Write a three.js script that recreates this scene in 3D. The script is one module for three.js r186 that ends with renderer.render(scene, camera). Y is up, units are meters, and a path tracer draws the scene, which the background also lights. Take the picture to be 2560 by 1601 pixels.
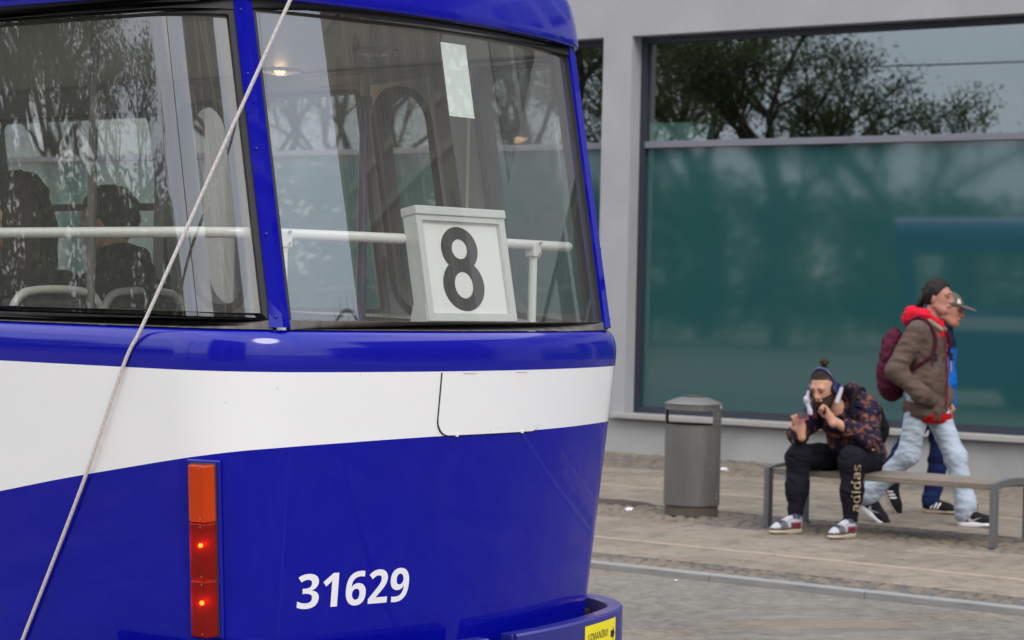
import * as THREE from 'three';
import { mergeGeometries } from 'three/addons/utils/BufferGeometryUtils.js';
import { RoundedBoxGeometry } from 'three/addons/geometries/RoundedBoxGeometry.js';
import { FontLoader } from 'three/addons/loaders/FontLoader.js';

// ------------------------------------------------------------------ camera, sky, sun, exposure
const scene = new THREE.Scene();
const camera = new THREE.PerspectiveCamera(16, 1.6, 0.3, 900);
camera.position.set(0, 1.655, 0);
camera.rotation.order = 'YXZ';
camera.rotation.set(-0.01343, 0, 0.022);
camera.focus = 6.95;
camera.userData.fStop = 6.5;
const EXPOSURE = 1.12;

// seeded random and value noise
function rng(seed) { let a = seed >>> 0; return () => { a = (a + 0x6D2B79F5) | 0; let t = Math.imul(a ^ (a >>> 15), 1 | a); t = (t + Math.imul(t ^ (t >>> 7), 61 | t)) ^ t; return ((t ^ (t >>> 14)) >>> 0) / 4294967296; }; }
function hash3(x, y, z) { let h = Math.imul(x, 374761393) + Math.imul(y, 668265263) + Math.imul(z, 2147483647 ^ 0x5bd1e995); h = Math.imul(h ^ (h >>> 13), 1274126177); return ((h ^ (h >>> 16)) >>> 0) / 4294967295; }
const sm = t => t * t * (3 - 2 * t);
function noise3(x, y, z) {
  const X = Math.floor(x), Y = Math.floor(y), Z = Math.floor(z), fx = sm(x - X), fy = sm(y - Y), fz = sm(z - Z);
  const l = (a, b, t) => a + (b - a) * t;
  return l(l(l(hash3(X, Y, Z), hash3(X + 1, Y, Z), fx), l(hash3(X, Y + 1, Z), hash3(X + 1, Y + 1, Z), fx), fy),
    l(l(hash3(X, Y, Z + 1), hash3(X + 1, Y, Z + 1), fx), l(hash3(X, Y + 1, Z + 1), hash3(X + 1, Y + 1, Z + 1), fx), fy), fz) * 2 - 1;
}
function fbm(x, y, z, o = 4) { let s = 0, a = 0.5; for (let i = 0; i < o; i++) { s += a * noise3(x, y, z); x *= 2.03; y *= 2.03; z *= 2.03; a *= 0.5; } return s; }
const clamp = (x, a = 0, b = 1) => Math.min(b, Math.max(a, x));
const lerp = (a, b, t) => a + (b - a) * t;
const step = (a, b, x) => sm(clamp((x - a) / (b - a)));

// high, thin broken cloud over a pale blue sky, the same all round
{
  const w = 1024, h = 512, d = new Float32Array(w * h * 4);
  for (let j = 0; j < h; j++) for (let i = 0; i < w; i++) {
    const el = ((j + 0.5) / h - 0.5) * Math.PI, az = (i + 0.5) / w * 2 * Math.PI;
    const y = Math.sin(el), x = Math.cos(el) * Math.cos(az), z = Math.cos(el) * Math.sin(az);
    const e = Math.max(y, 0), k = 1 / (e + 0.35);
    const c = step(-0.22, 0.2, fbm(x * k * 2.2 + 11, z * k * 2.2 + 5, 3, 5));
    const shade = 0.9 + 0.22 * fbm(x * k * 4 + 3, z * k * 4, 9, 4);
    const lift = 0.72 + 0.55 * e;
    const blue = [0.40 + 0.26 * (1 - e), 0.56 + 0.20 * (1 - e), 0.86 + 0.08 * (1 - e)];
    const cloud = [1.01 * shade, 1.0 * shade, 1.0 * shade];
    const q = (j * w + i) * 4;
    for (let n = 0; n < 3; n++) d[q + n] = y < -0.02 ? [0.4, 0.38, 0.36][n] : lerp(blue[n], cloud[n], 0.35 + 0.65 * c) * lift * 1.85;
    d[q + 3] = 1;
  }
  const t = new THREE.DataTexture(d, w, h, THREE.RGBAFormat, THREE.FloatType);
  t.mapping = THREE.EquirectangularReflectionMapping; t.magFilter = THREE.LinearFilter; t.minFilter = THREE.LinearFilter; t.needsUpdate = true;
  scene.background = t; scene.environment = t;
}
scene.environmentIntensity = 1;
const sun = new THREE.DirectionalLight(new THREE.Color(1, 0.94, 0.86), 1.5);
sun.position.set(16, 34, 26); sun.target.position.set(0, 0, -10);
sun.castShadow = true; sun.shadow.radius = 42; sun.shadow.mapSize.set(2048, 2048);
Object.assign(sun.shadow.camera, { left: -30, right: 30, top: 30, bottom: -30, near: 1, far: 120 });
scene.add(sun); scene.add(sun.target);
const renderer = new THREE.WebGLRenderer({ antialias: true });
renderer.toneMapping = THREE.LinearToneMapping; renderer.toneMappingExposure = EXPOSURE;
renderer.shadowMap.enabled = true;

// ------------------------------------------------------------------ naming and building helpers
const taken = new Map();
function numbered(n) { const k = taken.get(n) || 0; taken.set(n, k + 1); return k ? n + '_' + String(k).padStart(3, '0') : n; }
function tag(o, label, category, group) { o.userData.label = label; if (category) o.userData.category = category; if (group) o.userData.group = group; return o; }
function thing(name, label, category, pos = [0, 0, 0], turn = 0, group) {
  const o = new THREE.Group(); o.name = numbered(name); o.position.set(...pos); o.rotation.y = turn; scene.add(o); return tag(o, label, category, group);
}
function part(name, geo, m, parent, label) {
  const o = new THREE.Mesh(geo, m); o.name = name; o.castShadow = o.receiveShadow = true; parent.add(o); if (label) o.userData.label = label; return o;
}
function structure(name, geo, m) { const o = part(numbered(name), geo, m, scene); o.userData.kind = 'structure'; return o; }
function mat(r, g, b, rough = 0.6, o = {}) {
  const { phys, ...rest } = o;
  const M = phys ? THREE.MeshPhysicalMaterial : THREE.MeshStandardMaterial;
  const m = new M({ roughness: rough, metalness: 0, ...rest }); m.color.setRGB(r, g, b); m.side = THREE.DoubleSide; return m;
}
const P = (r, g, b, rough, o = {}) => mat(r, g, b, rough, { phys: true, ...o });
function box(w, h, d, x = 0, y = 0, z = 0) { const g = new THREE.BoxGeometry(w, h, d); g.translate(x, y, z); return g; }
function rbox(w, h, d, x = 0, y = 0, z = 0, r = 0.006, s = 2) { const g = new RoundedBoxGeometry(w, h, d, s, Math.min(r, w / 2.1, h / 2.1, d / 2.1)); g.translate(x, y, z); return g; }
function boxTo(x0, x1, y0, y1, z0, z1) { return box(x1 - x0, y1 - y0, z1 - z0, (x0 + x1) / 2, (y0 + y1) / 2, (z0 + z1) / 2); }
function merge(list) { return mergeGeometries(list.map(g => { const q = g.index ? g.toNonIndexed() : g; for (const k of Object.keys(q.attributes)) if (!['position', 'normal', 'uv'].includes(k)) q.deleteAttribute(k); return q; })); }
function tubeAlong(pts, r, seg = 10, n) { const c = pts.length === 2 ? new THREE.LineCurve3(pts[0], pts[1]) : new THREE.CatmullRomCurve3(pts, false, 'centripetal'); return new THREE.TubeGeometry(c, n || Math.max(2, pts.length * 6), r, seg, false); }
const V = (x, y, z) => new THREE.Vector3(x, y, z);
// uv in metres from the position, by the main direction of each face
function uvBox(g, s = 1) {
  if (g.index) g = g.toNonIndexed();
  g.computeVertexNormals === undefined;
  const p = g.attributes.position, uv = new Float32Array(p.count * 2);
  const a = V(), b = V(), c = V();
  for (let i = 0; i < p.count; i += 3) {
    a.fromBufferAttribute(p, i); b.fromBufferAttribute(p, i + 1); c.fromBufferAttribute(p, i + 2);
    const n = b.clone().sub(a).cross(c.clone().sub(a)); const x = Math.abs(n.x), y = Math.abs(n.y), z = Math.abs(n.z);
    [a, b, c].forEach((q, k) => { const [u, v] = y >= x && y >= z ? [q.x, q.z] : x >= z ? [q.z, q.y] : [q.x, q.y]; uv[(i + k) * 2] = u * s; uv[(i + k) * 2 + 1] = v * s; });
  }
  g.setAttribute('uv', new THREE.BufferAttribute(uv, 2)); return g;
}
// a texture computed from a function of (u, v) -> [r, g, b] linear, stored as sRGB when it is a colour
function texture(w, h, fn, colour = true, repeat = true) {
  const d = new Uint8Array(w * h * 4), enc = c => colour ? (c <= 0.0031308 ? 12.92 * c : 1.055 * Math.pow(c, 1 / 2.4) - 0.055) : c;
  for (let j = 0; j < h; j++) for (let i = 0; i < w; i++) { const c = fn(i / w, j / h, i, j), q = (j * w + i) * 4; for (let k = 0; k < 3; k++) d[q + k] = Math.round(255 * clamp(enc(c[k]))); d[q + 3] = 255; }
  const t = new THREE.DataTexture(d, w, h, THREE.RGBAFormat, THREE.UnsignedByteType);
  if (colour) t.colorSpace = THREE.SRGBColorSpace; t.magFilter = THREE.LinearFilter; t.minFilter = THREE.LinearMipmapLinearFilter; t.generateMipmaps = true;
  t.wrapS = t.wrapT = repeat ? THREE.RepeatWrapping : THREE.ClampToEdgeWrapping; t.needsUpdate = true; return t;
}
// noise that repeats over the unit square: sampled on a torus
function tileNoise(u, v, f, seed, o = 4) {
  const A = u * 2 * Math.PI, B = v * 2 * Math.PI, R = f / (2 * Math.PI);
  const a = fbm(Math.cos(A) * R + seed, Math.sin(A) * R + Math.cos(B) * R * 0.73, Math.sin(B) * R + seed * 1.7, o);
  return a;
}

// ------------------------------------------------------------------ the street frame: a runs along the kerb to the right, b from the kerb to the building
const AX = [0.802, -0.598], BX = [0.598, 0.802], K0 = [1.62, 12.86], STREET = -0.6411, SW = 0.04;
const at = (a, b, y = 0) => [K0[0] + AX[0] * a + BX[0] * b, y, -(K0[1] + AX[1] * a + BX[1] * b)];

// ------------------------------------------------------------------ road, kerb and pavement
{
  const asphalt = texture(1024, 1024, (u, v, i, j) => {
    const f = hash3(i, j, 7), c = tileNoise(u, v, 8, 3.1, 5), l = tileNoise(u, v, 90, 8.2, 3);
    const k = 0.142 + 0.05 * c + 0.07 * l + 0.07 * (f - 0.5), t = step(-0.05, 0.3, tileNoise(u, v, 5, 20.4, 4));
    return [k * (1.06 + 0.12 * t), k * (0.95 + 0.03 * t), k * (0.80 - 0.07 * t)];
  });
  asphalt.repeat.set(1 / 3.7, 1 / 3.7);
  const g = new THREE.PlaneGeometry(900, 900, 1, 1); g.rotateX(-Math.PI / 2);
  { const uv = g.attributes.uv, p = g.attributes.position; for (let i = 0; i < uv.count; i++) uv.setXY(i, p.getX(i), p.getZ(i)); }
  const m = mat(1, 1, 1, 0.92, { map: asphalt, bumpMap: asphalt, bumpScale: 0.004 });
  const road = structure('road', g, m); road.rotation.y = STREET;
}
const slabTex = [0, 1, 2].map(k => texture(256, 256, (u, v, i, j) => {
  const n = tileNoise(u, v, 6, 31.3 + k * 9, 5), f = hash3(i, j, 40 + k) - 0.5, s = step(0.12, 0.3, tileNoise(u, v, 9, 60 + k * 5, 3));
  const b = (0.182 + 0.014 * k) * (1 + 0.32 * n + 0.22 * f) * (1 - 0.22 * s);
  return [b * 1.08, b * 0.87, b * 0.655];
}));
const slabMats = slabTex.map(t => mat(1, 1, 1, 0.9, { map: t, bumpMap: t, bumpScale: 0.002 }));
const stoneTones = [[0.17, 0.135, 0.10], [0.15, 0.12, 0.093], [0.115, 0.10, 0.088], [0.19, 0.15, 0.11], [0.16, 0.128, 0.097], [0.095, 0.085, 0.078]];
const stoneTex = texture(256, 256, (u, v, i, j) => { const b = 0.95 + 0.5 * tileNoise(u, v, 14, 5.5, 4) + 0.35 * (hash3(i, j, 3) - 0.5); return [b, b, b]; });
stoneTex.repeat.set(4, 4);
const stoneMats = stoneTones.map(c => mat(...c, 0.85, { map: stoneTex }));
{
  const g = new THREE.Group(); g.name = 'pavement'; g.userData.kind = 'structure'; g.position.set(...at(0, 0)); g.rotation.y = STREET; scene.add(g);
  const bed = texture(512, 512, (u, v, i, j) => { const b = 0.12 * (1 + 0.5 * tileNoise(u, v, 20, 12, 5) + 0.5 * (hash3(i, j, 9) - 0.5)); return [b * 1.12, b * 0.96, b * 0.82]; });
  part('bedding', uvBox(boxTo(-60, 60, -0.2, 0.028, -7.9, -0.02), 1), mat(1, 1, 1, 0.95, { map: bed }), g);
  const R = rng(5);
  // slabs, three rows near the kerb and the wide walk behind the bench
  const bands = [[0.34, 1.05, 2, 0.71], [1.11, 2.26, 3, 0.58], [3.24, 4.46, 3, 0.60], [4.52, 6.1, 4, 0.60]];
  const slabGeos = new Map();
  bands.forEach(([b0, b1, rows, len], bi) => {
    const dw = (b1 - b0) / rows, key = bi;
    if (!slabGeos.has(key)) { const q = rbox(len - 0.007, 0.05, dw - 0.007, 0, 0, 0, 0.004, 1); const p = q.attributes.position, uv = q.attributes.uv; for (let i = 0; i < uv.count; i++) uv.setXY(i, p.getX(i) * 1.4, p.getZ(i) * 1.4); slabGeos.set(key, q); }
    for (let r = 0; r < rows; r++) for (let i = -Math.ceil((bi > 1 ? 8.4 : 5) / len); i < (bi > 1 ? 2 : 3.6) / len; i++) {
      const s = part('slab', slabGeos.get(key), slabMats[Math.floor(R() * 3)], g);
      s.position.set((i + 0.5 * (r % 2)) * len, SW - 0.025 + (R() - 0.5) * 0.0025, -(b0 + (r + 0.5) * dw)); s.rotation.y = R() < 0.5 ? Math.PI : 0;
    }
  });
  // pale edging courses that show as light lines
  const pale = mat(0.44, 0.365, 0.29, 0.85, { map: slabTex[2] }); pale.color.setRGB(1.5, 1.42, 1.32);
  const eg = rbox(0.494, 0.05, 0.052, 0, 0, 0, 0.006, 1);
  for (const b of [1.08, 4.49]) for (let i = -18; i < 9; i++) { const s = part('edging_strip', eg, pale, g); s.position.set(i * 0.5, SW - 0.0235, -b); }
  // setts: rounded split stones
  const setts = []; for (let k = 0; k < 5; k++) {
    const q = new THREE.BoxGeometry(1, 1, 1, 3, 2, 3), p = q.attributes.position, rr = rng(90 + k);
    const off = new Map();
    for (let i = 0; i < p.count; i++) {
      let x = p.getX(i), y = p.getY(i), z = p.getZ(i); const id = [x, y, z].map(v => v.toFixed(2)).join();
      if (!off.has(id)) off.set(id, [(rr() - 0.5) * 0.12, (rr() - 0.5) * 0.16, (rr() - 0.5) * 0.12]); const o = off.get(id);
      const e = y > 0.3 ? 1 - 0.14 * (Math.abs(x) > 0.4) - 0 : 1, ez = y > 0.3 ? 1 - 0.14 * (Math.abs(z) > 0.4) : 1, dy = y > 0.3 && (Math.abs(x) > 0.4 || Math.abs(z) > 0.4) ? -0.18 : 0;
      p.setXYZ(i, x * e + o[0], y + dy + (y > 0 ? o[1] * 0.7 : 0), z * ez + o[2]);
    }
    q.computeVertexNormals(); setts.push(q);
  }
  const fields = [[0.0, 0.33, -5, 3.6, 300], [2.28, 3.22, -6.4, 3.0, 300], [6.12, 7.78, -9.5, 1.5, 0]];
  for (const [b0, b1, a0, a1, own] of fields) {
    const list = [], sz = b0 < 1 ? 0.082 : b0 < 5 ? 0.1 : 0.12, rows = Math.round((b1 - b0) / sz), dw = (b1 - b0) / rows;
    for (let r = 0; r < rows; r++) { let x = a0 + R() * 0.1; while (x < a1) { const w = sz * (0.78 + 0.5 * R()); list.push([x + w / 2, b0 + (r + 0.5) * dw + (R() - 0.5) * 0.012, w, dw, R(), R(), R(), R()]); x += w + 0.004 + R() * 0.01; } }
    const patch = (x, b) => fbm(x * 1.6 + 7, b * 2.5, 1.3, 3);
    const tone = s => { const q = patch(s[0], s[1]) + (s[4] - 0.5) * 0.55; return q > 0.22 ? 2 : q > 0.12 ? (s[6] < 0.4 ? 5 : 1) : q > -0.05 ? 4 : q > -0.2 ? 0 : 3; };
    list.sort((p, q) => Math.hypot(p[0] + 1.2, 0) + p[1] * 0.3 - Math.hypot(q[0] + 1.2, 0) - q[1] * 0.3);
    list.slice(0, own).forEach(s => {
      const o = part('sett', setts[Math.floor(s[5] * 5)], stoneMats[tone(s)], g);
      o.position.set(s[0], SW - 0.028 + (s[6] - 0.5) * 0.008, -s[1]); o.scale.set(s[2] * 0.93, 0.06, s[3] * 0.9); o.rotation.y = (s[7] - 0.5) * 0.2;
    });
    const rest = list.slice(own);
    if (rest.length) {
      const gs = rest.map(s => { const q = setts[Math.floor(s[5] * 5)].clone(); q.scale(s[2] * 0.93, 0.06, s[3] * 0.9); q.rotateY((s[7] - 0.5) * 0.2); q.translate(s[0], SW - 0.028 + (s[6] - 0.5) * 0.008, -s[1]); const c = stoneTones[tone(s)], n = q.attributes.position.count, col = new Float32Array(n * 3); for (let i = 0; i < n; i++) col.set(c, i * 3); q.setAttribute('color', new THREE.BufferAttribute(col, 3)); return q; });
      const o = part('sett_field', mergeGeometries(gs), mat(1, 1, 1, 0.85, { vertexColors: true, map: stoneTex }), g); o.userData.kind = 'stuff';
    }
  }
  // kerb stones
  const kg = rbox(0.997, 0.2, 0.09, 0, 0, 0, 0.008, 2), kt = texture(256, 256, (u, v, i, j) => { const b = 0.235 * (1 + 0.25 * tileNoise(u, v, 8, 2, 4) + 0.3 * (hash3(i, j, 1) - 0.5)); return [b, b * 0.99, b * 0.95]; });
  const km = mat(1, 1, 1, 0.85, { map: kt });
  for (let i = -9; i < 8; i++) { const s = part('kerb_stone', kg, km, g); s.position.set(i, SW - 0.1 + 0.001 * (i % 2), 0.05); }
  // brown stain soaked into the slabs by the bin
}

// ------------------------------------------------------------------ the office building behind the pavement
const rectPts = (x0, x1, y0, y1, rr = 0, n = 5, seg = 0) => {     // counter-clockwise outline with rounded corners; sides split every seg metres
  const q = Array.isArray(rr) ? rr : [rr, rr, rr, rr];
  const c = Math.max(...q) > 0 ? [[x1 - q[0], y0 + q[0], -90, q[0]], [x1 - q[1], y1 - q[1], 0, q[1]], [x0 + q[2], y1 - q[2], 90, q[2]], [x0 + q[3], y0 + q[3], 180, q[3]]].flatMap(([x, y, a, r]) => Array.from({ length: n + 1 }, (_, i) => { const t = (a + 90 * i / n) * Math.PI / 180; return [x + r * Math.cos(t), y + r * Math.sin(t)]; })) : [[x1, y0], [x1, y1], [x0, y1], [x0, y0]];
  if (!seg) return c;
  const o = []; c.forEach((p, i) => { const q = c[(i + 1) % c.length], k = Math.max(1, Math.ceil(Math.hypot(q[0] - p[0], q[1] - p[1]) / seg)); for (let j = 0; j < k; j++) o.push([lerp(p[0], q[0], j / k), lerp(p[1], q[1], j / k)]); });
  return o;
};
const shapeOf = (pts, holes = []) => { const s = new THREE.Shape(pts.map(p => new THREE.Vector2(...p))); for (const h of holes) s.holes.push(new THREE.Path(h.map(p => new THREE.Vector2(...p)))); return s; };
const extrude = (pts, holes, depth, z = 0) => { const g = new THREE.ExtrudeGeometry(shapeOf(pts, holes), { depth, bevelEnabled: false, steps: 1 }); g.translate(0, 0, z); return g; };
const WALL_B = 7.79;
const renderTex = texture(1024, 1024, (u, v, i, j) => { const n = tileNoise(u, v, 5, 4.4, 5), f = hash3(i, j, 77) - 0.5, s = tileNoise(u, v, 16, 9, 4); const b = 0.32 * (1 + 0.09 * n + 0.07 * s + 0.05 * f); return [b * 0.985, b * 0.99, b * 1.03]; });
const plinthTex = texture(512, 512, (u, v, i, j) => { const n = tileNoise(u, v, 6, 14.4, 5), f = hash3(i, j, 71) - 0.5; const b = 0.31 * (1 + 0.2 * n + 0.12 * f); return [b, b * 0.995, b * 0.985]; });
{
  const g = thing('office_building', 'grey rendered building with big teal shopfront windows behind the pavement', 'building', at(0, WALL_B), STREET);
  const X0 = -23, X1 = 15, H = 9.5, top = 4.23, low = 0.38;
  const bays = [[-17.75, -12.35], [-12.0, -6.75], [-6.4, -1.2], [-0.85, 4.35], [4.7, 9.9]];
  const holes = [...bays.map(([a, b]) => rectPts(a, b, low, top).reverse()), ...bays.flatMap(([a, b]) => [[a + 0.3, (a + b) / 2 - 0.2], [(a + b) / 2 + 0.2, b - 0.3]]).map(([a, b]) => rectPts(a, b, 6.0, 8.4).reverse())];
  renderTex.repeat.set(0.4, 0.4);
  part('wall', uvBox(extrude(rectPts(X0, X1, 0.37, H), holes, 0.36, -0.36), 1), mat(1, 1, 1, 0.9, { map: renderTex, bumpMap: renderTex, bumpScale: 0.003 }), g);
  plinthTex.repeat.set(0.6, 0.6);
  part('plinth', uvBox(boxTo(X0, X1, -0.1, 0.366, -0.36, -0.012)), mat(1, 1, 1, 0.92, { map: plinthTex, bumpMap: plinthTex, bumpScale: 0.004 }), g);
  part('roof', boxTo(X0 - 0.1, X1 + 0.1, H, H + 0.25, -9.9, 0.1), mat(0.2, 0.2, 0.21, 0.8), g);
  const sillM = mat(0.34, 0.325, 0.31, 0.75, { map: stoneTex }), frameM = mat(0.022, 0.026, 0.042, 0.55), transomM = mat(0.15, 0.15, 0.185, 0.5);
  const film = P(0.016, 0.070, 0.072, 0.04, { ior: 2.0, specularIntensity: 1 });
  const clear = P(0.72, 0.84, 0.81, 0.0, { transmission: 1, thickness: 0, ior: 2.3 });
  bays.forEach(([a, b], k) => {
    const w = new THREE.Group(); w.name = 'window'; g.add(w);
    part('sill', rbox(b - a + 0.24, 0.05, 0.27, (a + b) / 2, low + 0.03, -0.06, 0.006), sillM, w);
    const zf = -0.17, fw = 0.062, tr = 3.145, y0 = low + 0.058;
    part('frame', extrude(rectPts(a, b, y0, top), [rectPts(a + fw, b - fw, y0 + fw, top - fw).reverse()], 0.07, zf - 0.07), frameM, w);
    part('transom', rbox(b - a - 2 * fw - 0.004, 0.066, 0.085, (a + b) / 2, tr, zf - 0.035, 0.004), transomM, w);
    part('upper_pane', boxTo(a + fw + 0.002, b - fw - 0.002, tr + 0.035, top - fw - 0.002, zf - 0.05, zf - 0.0495), clear, w);
    part('lower_pane', boxTo(a + fw + 0.002, b - fw - 0.002, y0 + fw + 0.002, tr - 0.035, zf - 0.052, zf - 0.045), film, w);
  });
  const up = P(0.5, 0.6, 0.62, 0, { transmission: 1, thickness: 0, ior: 1.9 });
  bays.flatMap(([a, b]) => [[a + 0.3, (a + b) / 2 - 0.2], [(a + b) / 2 + 0.2, b - 0.3]]).forEach(([a, b]) => {
    const w = new THREE.Group(); w.name = 'office_window'; g.add(w);
    part('frame', extrude(rectPts(a, b, 6.0, 8.4), [rectPts(a + 0.06, b - 0.06, 6.06, 8.34).reverse()], 0.07, -0.24), frameM, w);
    part('pane', boxTo(a + 0.061, b - 0.061, 6.061, 8.339, -0.21, -0.2095), up, w);
  });
  // the rooms: closed, unlit
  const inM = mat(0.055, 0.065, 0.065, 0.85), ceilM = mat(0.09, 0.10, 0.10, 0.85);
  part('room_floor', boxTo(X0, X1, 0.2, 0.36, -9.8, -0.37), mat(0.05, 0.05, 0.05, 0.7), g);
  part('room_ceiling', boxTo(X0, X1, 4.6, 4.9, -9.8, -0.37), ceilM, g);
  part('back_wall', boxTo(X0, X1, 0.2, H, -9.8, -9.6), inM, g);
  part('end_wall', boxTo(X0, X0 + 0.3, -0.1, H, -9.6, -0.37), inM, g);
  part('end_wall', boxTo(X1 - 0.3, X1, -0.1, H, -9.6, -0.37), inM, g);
}
{ // a pale cupboard whose top shows behind the upper pane
  const p = at(-6.46, WALL_B + 0.95, 0.36);
  const g = thing('storage_cupboard', 'pale cupboard top seen through the upper left corner of the big window', 'cupboard', p, STREET + 0.12);
  const m = mat(0.66, 0.74, 0.70, 0.6);
  part('carcass', boxTo(-0.31, 0.31, 0, 3.05, -0.25, 0.25), m, g);
  part('door', boxTo(-0.30, -0.003, 0.02, 3.04, 0.251, 0.27), m, g); part('door', boxTo(0.003, 0.30, 0.02, 3.04, 0.251, 0.27), m, g);
}

// ------------------------------------------------------------------ litter bin
{
  const R0 = 0.205, g = thing('litter_bin', 'round grey steel litter bin with domed lid and open slot', 'bin', at(-2.48, 2.86, SW), 0.0);
  const dirty = texture(512, 512, (u, v, i, j) => { const st = tileNoise(u, v * 0.08, 40, 3, 3), n = tileNoise(u, v, 7, 6, 4), low = step(0.10, 0.0, v + 0.06 * tileNoise(u, v, 24, 1, 3)); let b = 0.125 * (1 + 0.18 * st + 0.14 * n); return [b * lerp(1.03, 0.75, low), b * lerp(0.97, 0.62, low), b * lerp(0.90, 0.5, low)]; });
  const steel = mat(1, 1, 1, 0.5, { map: dirty, metalness: 0.25 }), dark = mat(0.02, 0.02, 0.02, 0.8);
  // the drum: a curved sheet with the slot left open front and back
  const sheet = (th0, th1, y0, y1, r, n = 40) => { const gg = new THREE.CylinderGeometry(r, r, y1 - y0, n, 1, true, th0, th1 - th0); gg.translate(0, (y0 + y1) / 2, 0); const uv = gg.attributes.uv, p = gg.attributes.position; for (let i = 0; i < uv.count; i++) uv.setXY(i, Math.atan2(p.getX(i), p.getZ(i)) / (2 * Math.PI) + 0.5, p.getY(i) / 0.86); return gg; };
  const T = Math.PI;
  part('drum', merge([sheet(-T, T, 0.075, 0.655, R0), sheet(-T, T, 0.765, 0.81, R0)]), steel, g);
  for (const [t0, t1] of [[0.68, 2.0], [-2.15, -1.42]]) part('side_panel', sheet(t0, t1, 0.655, 0.765, R0, 16), steel, g);
  part('inner_liner', new THREE.CylinderGeometry(R0 - 0.02, R0 - 0.02, 0.56, 36, 1, true).translate(0, 0.36, 0), dark, g);
  for (const t of [-1.8, 1.35]) part('inner_strut', box(0.09, 0.14, 0.006, 0, 0, 0).rotateY(t).translate(Math.sin(t) * (R0 - 0.01), 0.71, Math.cos(t) * (R0 - 0.01)), dark, g);
  part('slot_rim', new THREE.TorusGeometry(R0, 0.004, 6, 48).rotateX(Math.PI / 2).translate(0, 0.656, 0), steel, g);
  const lid = [[0, 0.862], [0.06, 0.862], [0.085, 0.858], [0.12, 0.85], [0.185, 0.826], [0.208, 0.815], [0.211, 0.809], [0.206, 0.804], [0.0, 0.802]].map(q => new THREE.Vector2(...q));
  part('lid', new THREE.LatheGeometry(lid, 48), mat(0.165, 0.16, 0.152, 0.42, { metalness: 0.3 }), g);
  part('ashtray_plate', new THREE.CylinderGeometry(0.075, 0.078, 0.008, 32).translate(0, 0.866, 0), mat(0.06, 0.058, 0.055, 0.6, { metalness: 0.4 }), g);
  part('base', new THREE.CylinderGeometry(R0 - 0.012, R0 - 0.008, 0.072, 40).translate(0, 0.036, 0), mat(0.085, 0.07, 0.058, 0.9, { map: stoneTex }), g);
  for (const [t, y] of [[0.98, 0.74], [0.98, 0.71], [0.98, 0.16], [0.98, 0.13], [0.6, 0.35]]) part('rivet', new THREE.SphereGeometry(0.006, 8, 6).translate(Math.sin(t) * R0, y, Math.cos(t) * R0), mat(0.3, 0.3, 0.29, 0.35, { metalness: 0.7 }), g);
  part('sticker', new THREE.CircleGeometry(0.014, 16).rotateY(1.22).translate(Math.sin(1.22) * (R0 + 0.002), 0.792, Math.cos(1.22) * (R0 + 0.002)), mat(0.75, 0.72, 0.8, 0.6), g, 'small round white sticker');
}
// ------------------------------------------------------------------ bench
{
  const g = thing('bench', 'backless bench of weathered wooden slats on grey steel frames', 'bench', at(-0.79, 2.78, SW), STREET);
  const steel = mat(0.17, 0.175, 0.18, 0.45, { metalness: 0.5 });
  const L = 1.72, D = 0.56, Hs = 0.41;
  const wood = [0, 1, 2].map(k => { const t = texture(512, 128, (u, v, i, j) => { const n = fbm(u * 6 + k * 9, v * 55, k, 4), r = fbm(u * 40, v * 130, 3 + k, 3), p = fbm(u * 3 + k, v * 3, 7, 3); const b = (0.15 + 0.015 * k) * (1 + 0.42 * n + 0.3 * r + 0.25 * p); return [b * 1.15, b * 0.93, b * 0.74]; }, true, false); return mat(1, 1, 1, 0.8, { map: t, bumpMap: t, bumpScale: 0.003 }); });
  const n = 6, sw = (D - 0.05) / n;
  for (let i = 0; i < n; i++) {
    const zz = -D / 2 + 0.025 + (i + 0.5) * sw, q = rbox(L - 0.06, 0.042, sw - 0.009, 0, 0, 0, 0.006, 2), p = q.attributes.position, uv = q.attributes.uv;
    for (let j = 0; j < uv.count; j++) uv.setXY(j, p.getX(j) / L + 0.5, clamp(p.getZ(j) / sw * 0.6 + 0.5 + p.getY(j) * 3));
    const curve = 0.012 * (1 - (zz / (D / 2)) ** 2);
    const s = part('slat', q, wood[i % 3], g); s.position.set(0, Hs - 0.024 + curve, zz);
  }
  for (const sx of [-1, 1]) {
    const fr = new THREE.Group(); fr.name = 'frame'; g.add(fr);
    const x = sx * (L / 2 - 0.012);
    for (const sz of [-1, 1]) part('leg', rbox(0.04, Hs - 0.04, 0.062, x, (Hs - 0.04) / 2, sz * (D / 2 - 0.02), 0.004), steel, fr);
    const pts = []; for (let i = 0; i <= 12; i++) { const t = i / 12 * 2 - 1; pts.push([t * (D / 2 + 0.011), Hs - 0.04 + 0.022 * (1 - t * t)]); }
    const outl = [...pts.map(q => [q[0], q[1]]), ...pts.slice().reverse().map(q => [q[0], q[1] + 0.046])];
    const q = extrude(outl, [], 0.04, -0.02); q.rotateY(Math.PI / 2); q.translate(x, 0, 0);
    part('seat_bearer', q, steel, fr);
    for (const sz of [-1, 1]) part('foot_plate', box(0.055, 0.006, 0.075, x, 0.003, sz * (D / 2 - 0.02)), steel, fr);
  }
}
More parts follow.
